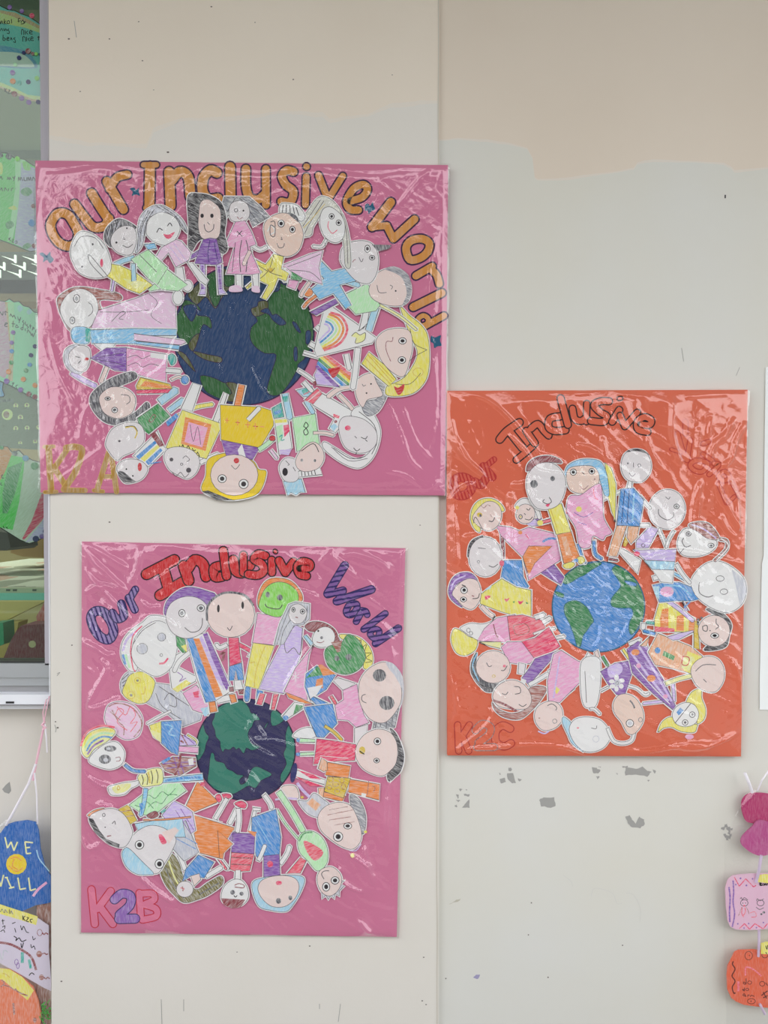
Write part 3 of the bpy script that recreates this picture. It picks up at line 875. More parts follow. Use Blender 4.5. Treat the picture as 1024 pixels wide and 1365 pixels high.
FIG_B = '''
@B1
F red scribbled round head at the left edge
head palepink c 178,1060 200,1000 265,980 345,1000 395,1060 400,1120 375,1185 300,1205 225,1160 185,1110
m brown 1.6 200,1010 250,990 330,1010 385,1070 395,1130 350,1190
m brown 1.4 220,1030 260,1100 290,1130 290,1180
m rose 1 250,1010 300,1060 330,1010 360,1060 330,1110 370,1100 330,1160
m rose 1 240,1060 260,1020 290,1040 250,1100 310,1150
m brown 1.2 210,1040 270,1090
F figure with long grey robe and yellow face
hair silver c 270,870 300,815 345,800 330,850 300,920 280,930
M pencil 1 280,850 320,815
M pencil 1 280,870 310,850
M pencil 1 282,890 308,870
body silver p 470,868 560,880 640,925 765,1010 745,1090 640,1130 560,1060 420,985
m pencil .8 500,890 560,930 700,1020
m pencil .8 480,930 520,1010 640,1090
m pencil .8 530,970 560,930 600,960 600,1010 560,1000
arm white w 14 570,1035 500,1070 430,1110
head yellow c 283,930 300,870 330,820 400,803 470,850 470,900 440,970 390,993 330,975
r mustard 372,855,18,18 334,942,22,22
f charcoal 372,855,7,7 334,942,8,8
m mustard 1.2 390,935 412,930 418,890
F pale face with round glasses and rainbow edged hair
hair white c 272,690 285,620 330,560 400,510 450,470 540,480 600,530 610,600 520,560 400,600 370,700 370,790 330,800 290,750
m lilac 3 285,680 310,610 370,560
m blue 3 285,700 300,760
m palegreen 3 300,700 325,780
m crimson 1.6 330,680 345,780 360,800
m crimson 1.6 330,690 345,590 400,530
m purple 3 450,512 520,520
arm white w 22 560,790 600,720 650,690
body white p 560,780 600,770 720,830 715,860 600,920 575,900
P yellow 580,905 660,850 690,870 610,925
m purple 1 600,800 640,830 620,860 660,840
skirt pink p 640,930 720,880 830,1010 790,1060 700,1030
P crimson 700,925 735,915 735,955 710,955
P paleblue 745,1020 790,1010 800,1050 770,1070
head white c 335,690 365,590 420,530 490,500 560,530 605,600 605,680 570,780 490,830 410,800 360,760
m pencil .8 345,640 400,560 480,510
r charcoal 515,597,24,24 400,666,32,32
f silver 515,597,22,22 400,666,29,29
r charcoal 513,704,8,8
m crimson 2.4 500,755 530,750 553,722
F smiling figure with purple hair and blue, orange and purple striped robe
arm green p 600,590 655,610 660,690 640,690 605,650
P yellow 630,650 662,640 665,690
arm white w 26 690,680 620,740 590,800
leg white p 830,960 940,930 960,965 850,990
leg orange p 795,985 832,978 845,1037 803,1045
leg orange p 915,940 950,935 962,980 930,990
body white p 662,605 745,580 780,570 925,885 940,910 875,950 835,975 778,985 720,830
P blue 665,603 700,598 838,970 778,984
P orange 703,605 738,605 878,945 832,956
P purple 760,580 785,572 918,888 900,915 850,820
P lilac 738,600 755,590 870,850 890,915 840,850
hair purple c 530,450 545,385 600,330 660,302 720,305 790,325 835,345 815,400 795,440 740,380 640,370 570,430 545,470
head face c 540,480 560,410 610,370 680,355 750,375 795,430 800,500 770,560 700,600 630,600 570,560
e charcoal 636,455,19,22 748,425,22,20
m pencil 1 652,540 690,568 735,558 755,525 757,485
F bald round headed boy in a red shirt and blue jeans
arm white w 22 905,640 860,660 840,640
m maroon 3 860,700 885,690 875,740
leg white p 945,855 985,850 1000,905 950,912
foot maroon p 915,895 940,890 945,920 918,920
foot maroon p 970,912 1008,905 1008,935 975,935
arm crimson w 24 970,640 1010,660 1060,690
arm white w 22 1030,700 1060,715
trousers blue p 917,770 990,750 1003,850 968,852 955,790 945,852 915,855
shirt crimson p 912,600 972,600 980,690 990,745 918,770
head skin o 925,465,142,134
m charcoal 3 785,500 790,410 850,350 920,332 1010,350 1060,410
f dark 852,428,8,23 996,408,8,22
m pencil 1 905,540 920,557 935,530
@B2
F green faced figure with orange hair, pink shirt and yellow trousers
foot blue c 35,895 60,890 58,950 50,978 28,970
foot blue c 105,905 135,905 130,980 100,985
trousers yellow p 78,630 205,648 175,730 110,905 30,885 55,740
m mustard 1 150,650 100,780 85,895
m mustard 1 60,750 90,745
shirt pink p 105,455 250,478 205,645 75,630
hair orange c 105,370 130,295 170,255 230,245 300,262 350,310 372,360 350,392 200,420 120,430
head lime c 115,390 150,310 210,272 280,278 335,320 348,370 330,420 270,450 230,478 160,462 118,430
f charcoal 165,345,13,17 237,362,17,18
m pencil 1.2 150,400 165,420 230,430 252,405
F grey haired girl in a long lilac robe
leg rose p 120,930 150,935 130,1000 98,995
leg rose p 200,935 230,935 205,1030 185,1025
dress lilac p 265,600 330,525 372,545 360,700 310,840 260,932 115,905 150,820
m pencil .8 260,600 275,690 320,660 355,700 372,600
hair silver p 290,402 330,388 415,400 412,490 380,522 320,530 260,640 205,642 235,520
m charcoal .9 300,410 250,540 220,640
m charcoal .9 310,480 260,560 240,640
m charcoal .9 400,410 395,480 380,515
head face c 290,470 305,415 350,400 392,430 395,470 370,510 330,518 305,500
e pencil 318,435,10,14 372,445,14,14
m maroon 1.4 330,478 345,482
F red haired figure in a long patterned pink dress
leg orange p 265,910 330,945 440,995 380,990 290,955
dress pink p 440,640 410,700 395,800 390,850 400,970 340,950 262,920 330,780
m white 1 310,820 350,840
m white 1 330,800 330,860
m white 1 310,850 350,815
arm paleblue p 375,590 395,585 435,630 420,650
hair maroon c 385,530 430,505 500,512 560,550 590,610 597,660 580,688 545,660 520,600 460,570 410,560
head white c 430,610 450,560 500,535 545,550 565,595 545,640 490,658 445,645
f dark 465,560,6,6
f charcoal 485,600,9,9
m maroon 1 455,625 480,630 500,620
@BR
F green faced figure with a yellow zigzag crest and colourful patterned top
hair yellow c 590,-70 700,-55 775,10 798,90 775,148 735,140 745,60 690,-10 600,-40
m ink .7 640,-62 650,-30 680,-52 690,-15 720,-35 722,15 755,-5 745,45 785,50 752,80 790,100 748,110
leg white p 300,360 355,370 360,395 240,475 222,450
P green 310,375 365,385 290,440
f blue 243,460,18,16
body blue p 372,180 440,130 560,190 500,280 420,330 400,350 365,260
P green 370,210 440,135 510,145 470,190 400,200
P orange 450,125 470,120 560,180 480,195
P orange 440,215 480,205 480,270 430,270
P white 380,270 480,250 430,330 400,340
sash blue p 400,340 420,325 520,370 500,395 440,380
head green c 490,60 500,20 530,0 590,-10 640,-70 710,-30 750,60 735,120 690,165 620,185 550,165 510,125
f charcoal 568,83,17,17 642,75,20,20
P brown 530,-20 600,-30 590,40 570,45
F figure in pink shirt and blue skirt with huge drooping grey head
arm rose w 20 530,320 560,370
neck face p 545,225 575,205 685,240 612,290
arm face p 680,525 765,500 755,560 735,600 680,625
leg white c 290,575 330,535 400,520 440,560 420,585 340,590
skirt blue p 358,392 540,370 570,495 485,585 440,582
m blue 2 460,500 560,480
shirt pink p 605,285 695,245 715,360 740,440 772,490 690,520 640,475 570,470 555,380 610,345
arm mustard w 20 490,510 550,550 600,600
hair grey p 820,400 880,370 960,400 935,520 880,535 795,530
M charcoal 1 830,420 810,530
M charcoal 1 860,410 840,530
M charcoal 1 890,410 880,530
M charcoal 1 925,420 915,530
head skin c 705,300 720,210 780,140 870,105 930,150 975,260 970,370 900,470 840,492 770,460 720,380
C silver 880,105 930,120 985,200 990,330 960,420 985,300 940,200 900,150
f charcoal 838,190,42,40 885,365,48,45
m pencil 1 750,310 728,320 728,350 755,365
F lower right head with black hair tips and a crimson dress
leg palegreen p 335,588 430,595 430,615 330,614
leg palegreen p 335,680 425,675 425,695 335,700
f blue 322,600,12,14 322,690,14,12
dress crimson p 440,592 560,605 690,628 682,730 560,735 420,755 430,690
M rose 1.4 450,640 670,650
M rose 1.4 450,670 670,690
M white .8 460,700 640,715
hair black c 905,525 950,570 992,690 975,790 935,835 900,862 888,820 930,770 958,680 930,590
head skin c 685,690 700,620 750,560 830,530 910,555 950,630 945,740 900,800 850,828 770,805 715,760
f mustard 728,665,20,24
m ink 1.4 712,670 742,690
e dark 825,608,22,22 820,730,18,15
F orange figure with a yellow scaled tunic
leg white p 318,790 495,852 488,882 300,830
P crimson 320,790 420,818 470,850 400,842
P crimson 302,828 420,870 480,890 400,892
arm orange p 510,740 655,765 640,842 495,822
arm peach p 470,712 505,735 510,790 485,800 450,780
arm orange p 470,925 625,955 600,990 480,960
arm peach p 450,905 490,900 480,975 455,960
face orange p 650,848 840,880 835,980 640,930
m brown 1 770,860 760,950
m brown 1 790,890 810,900 800,930
P white 725,935 755,940 750,962 722,955
tunic mustard p 510,830 655,842 610,968 488,925
r brown 530,850,16,18 560,880,18,14 600,855,15,18 520,900,16,14 570,925,16,14 610,895,14,18
@B4
F brown pencilled face with long grey ears of hair
neck skin c 255,300 330,300 350,370 290,370 245,345
f navy 320,220,18,60,10
m lilac 4 340,280 370,320 420,370
m lilac 2.6 210,380 270,370 340,375
f mustard 370,365,10,8
hair silver c 345,385 400,385 440,340 500,380 530,410 500,470 465,485 400,460
P peach 395,400 430,370 480,410 450,445
hair grey c 655,350 700,370 735,430 748,500 735,580 700,560 680,470 660,420
head skin c 463,480 500,425 560,398 620,398 670,430 715,540 718,620 670,672 600,655 520,600 475,550
M brown 1 530,440 640,420
M brown 1 520,470 670,440
M brown 1 530,500 660,480
M brown 1 560,530 680,510
e dark 583,598,28,28 640,535,24,18
m lilac 1.4 650,680 690,680 720,640
f yellow 668,710,12,14 745,570,10,8
F green keyhole shaped figure with a small big eyed head
leg palegreen w 34 230,330 310,450 375,565
leg palegreen w 12 222,440 270,520 345,610
arm rose p 280,815 360,720 395,740 360,815
body palegreen c 343,625 370,575 430,565 490,605 522,680 515,760 460,802 405,745 355,690
m green 2 352,625 380,580 430,572
C rose 378,625 430,640 495,690 450,740 405,700
hair silver p 485,930 490,965 510,945 525,970 540,945 560,965 565,935 590,950 590,920 620,890 595,880 620,860 580,860
head skin c 458,850 480,795 540,775 590,810 605,860 580,920 530,950 480,920
e dark 512,895,22,26 565,857,24,22
m pencil 1 500,850 485,820 500,802 530,800
F upside down figure in a blue skirt and purple shirt
leg white w 20 90,440 75,510 55,590
foot white p 78,425 125,430 120,445 80,445
leg white w 24 145,350 180,400 190,430
skirt blue p 72,485 215,435 245,600 235,705 100,718 70,610
M sky 1 100,500 180,640
M sky 1 90,540 160,690
arm white w 24 240,760 280,700 295,655
arm white w 24 110,740 130,700 150,650
shirt purple p 142,712 235,702 240,825 142,838
f crimson 180,760,18,20
hair paleblue c 72,880 140,840 280,825 380,840 365,920 310,1010 270,1042 190,1035 110,1005
head skin c 108,900 140,850 230,828 320,840 352,890 330,960 270,1010 190,1010 130,960
f crimson 232,872,18,13
f charcoal 230,978,16,17 300,960,12,14
@B3
F small upside down girl with red brown hair and arms out
foot crimson c 950,400 990,385 1020,405 1010,430 970,420
foot crimson c 875,345 920,345 930,365 890,375
leg white w 24 905,370 870,430 835,490
leg white w 26 965,430 940,480 920,520
leg white w 26 970,430 975,500 965,570
arm white w 22 785,635 850,710 910,790
arm rose w 14 850,720 900,790
shirt purple c 745,560 790,510 850,500 830,560 810,610 770,590
shirt purple c 860,610 900,580 960,570 940,620 880,640
body purple p 940,575 1070,580 1065,700 930,692
P orange 1020,560 1080,570 1070,600
body rose p 930,690 1065,700 1040,800 960,805 922,790
M maroon 1.4 930,720 1050,725
M maroon 1.4 930,760 1045,765
neck white p 955,795 985,795 985,860 950,860
head white c 870,950 890,890 940,852 990,855 1025,900 1030,960 990,1005 930,1012 885,990
P maroon 870,962 1012,970 985,1015 930,1022 885,1000
m maroon 1.2 950,885 975,875 1005,885 1000,900 950,895
f charcoal 938,927,14,14 991,935,12,12
m ink 1 945,945 955,955 965,945
F brown haired figure lying in a curl with a blue shirt
arm white w 26 780,835 820,810 870,780
hair olive c 508,790 540,725 580,700 620,750 650,840 720,910 790,870 868,830 878,880 800,940 730,970 650,988 590,940 540,880
m paleyellow 2 560,740 590,830 640,920
m charcoal 1.6 540,780 580,870 650,960
m charcoal 1.6 740,940 860,870
arm white w 26 560,620 620,700 655,790
shirt blue p 735,705 828,748 770,842 690,830 640,862 660,790
head face o 655,908,50,48
neck skin p 690,830 740,815 750,850 710,890
m rose 1.4 630,900 650,905 640,915
m brown 1.2 640,890 645,920
F orange triangle figure beside the globe
body orange p 730,270 845,380 845,395 690,460 655,430
f crimson 760,288,16,13
body orange p 690,462 950,545 900,620 880,730 730,690
M white 1 700,465 880,510
body orange p 850,560 940,640 860,720
foot crimson c 835,360 860,345 875,375 855,395
F big pale head with light blue cap and striped shirt
shirt lilac p 520,470 590,385 660,420 700,450 720,560 660,600 600,560
shirt silver p 590,540 660,500 738,690 650,742 560,640
m purple 1 600,440 690,580
m purple 1 630,430 710,560
m blue 1 600,570 730,640
m blue 1 590,600 720,670
sleeve paleblue p 360,520 480,500 640,490 660,600 500,600 380,560
P teal 500,440 530,420 545,440 520,460
arm orange w 10 410,498 540,495 690,480
head face c 342,600 380,560 450,530 530,545 600,600 590,660 540,750 490,815 400,790 330,700 310,650
hat paleblue c 283,705 300,665 330,670 400,740 470,812 440,822 370,818 310,775
C crimson 500,590 520,585 548,630 520,640
e dark 387,645,26,26 505,758,26,28
P skin 520,570 600,540 620,560 560,640
F pale head with a dark cap band and orange edging
neck mustard p 262,435 322,405 372,500 330,525
m brown 1.2 270,450 340,440
m brown 1.2 285,480 360,470
hair orange c 80,470 120,440 180,430 110,475
head face c 88,490 140,445 230,430 300,470 345,560 330,620 290,660 210,640 130,570
P black 85,485 112,490 150,560 190,610 270,642 265,664 200,640 120,570
m maroon 1.4 195,595 220,590
r pencil 176,468,8,10
f dark 184,541,4,4
m pencil 1 225,520 240,505 245,525
F figure in a wavy pale green gown
body palegreen p 325,410 440,320 520,270 620,270 665,325 560,400 500,450 420,470
m green 1 400,390 440,350 480,370 520,330 560,350 600,310
m green 1 440,420 480,390 520,400 560,350 610,350
m green 1 360,410 400,420 430,390 470,430
arm sky w 26 425,310 415,390 395,470
P blue 385,400 410,395 400,470
arm maroon c 430,470 480,445 500,470 460,490
F yellow hive shaped sleeve with a white hand
arm sky p 520,250 760,225 765,262 525,278
m blue 3 540,265 640,250 750,245
body paleyellow c 378,240 420,205 500,190 525,215 522,280 470,295 405,300 385,270
m ink 1 400,230 410,260 405,290
m ink 1 425,215 437,250 432,290
m ink 1 455,205 465,245 460,285
m ink 1 485,198 497,235 492,280
m mustard 2 440,215 450,280
hand white c 202,305 240,290 300,275 350,270 382,265 378,290 340,310 300,345 250,352 215,345
C paleyellow 230,300 330,280 320,320 250,340
m mustard 1 255,310 262,295 272,310 260,320 255,310
F dark eyed face under a rainbow of hair
arm blue w 20 300,170 350,205 420,210
hair paleyellow c 45,90 60,20 110,-30 200,-50 245,-25 200,30 120,80 80,130
m rose 2.6 40,60 75,-20 160,-60 240,-50
m yellow 2.6 55,60 85,0 160,-35 240,-30
m palegreen 2.4 65,70 95,20 160,-15 235,-12
m blue 2.4 75,90 105,40 165,5 225,10
m purple 2.4 80,110 115,60 175,25
m orange 2.4 130,120 180,80
m red 2.4 110,125 150,70
head white c 88,150 120,95 190,45 250,35 290,75 300,115 280,170 220,197 150,185
f charcoal 215,75,36,18 183,138,36,28
f silver 205,75,12,8 188,142,15,12
m maroon 1 245,130 270,125 272,145 250,150
F blue skirt figure with a patterned purple top beside the globe
@BL
arm yellow w 14 330,510 405,560 400,600
shirt lilac p 262,500 400,570 410,600 262,605
m maroon 1.6 280,510 330,600
m purple 1.2 300,510 390,590
m maroon 2.4 270,560 300,580
body brown p 95,760 205,700 400,710 405,780 260,865 140,820
m purple 1.4 210,700 260,860
m purple 1.4 250,700 300,840
m purple 1.4 120,760 400,740
m purple 1.4 150,800 390,770
m maroon 3 270,670 260,760 220,860
m blue 4 110,750 180,710
P white 335,720 380,710 385,770 345,775
leg pink p 248,605 425,618 420,668 248,655
shirt yellow p 0,430 108,393 105,580 40,530
P paleyellow 0,460 105,500 105,580 40,530
skirt blue p 103,395 282,385 268,500 250,685 190,660 105,582
m sky 2 130,420 200,440 170,500 230,520
P blue 130,600 250,600 240,685
'''

GLOBE_B = '''
tealg 265,150 380,95 480,88 540,150 560,200 595,205 640,260 590,270 570,320 545,350 535,400 570,470 640,500 570,530 520,510 495,560 455,510 430,525 405,500 370,525 330,520 312,547 290,500 285,450 250,410 240,350 215,290 235,240
tealg 130,275 160,370 190,410 165,470 150,540 95,620 78,560 74,450 95,350
tealg 205,560 235,560 250,620 320,640 350,690 400,712 440,742 495,750 458,790 475,828 520,800 560,700 610,672 680,700 745,745 650,795 600,862 540,842 470,880 400,915 330,905 230,865 178,810 188,700
tealg 890,310 935,370 952,500 945,600 880,780 828,810 820,745 870,650 845,560 868,500 862,400
tealg 735,200 780,178 845,240 835,280 745,315
tealg 700,290 715,280 690,330 675,330
navyb 470,780 520,755 515,790 475,830 458,800
'''

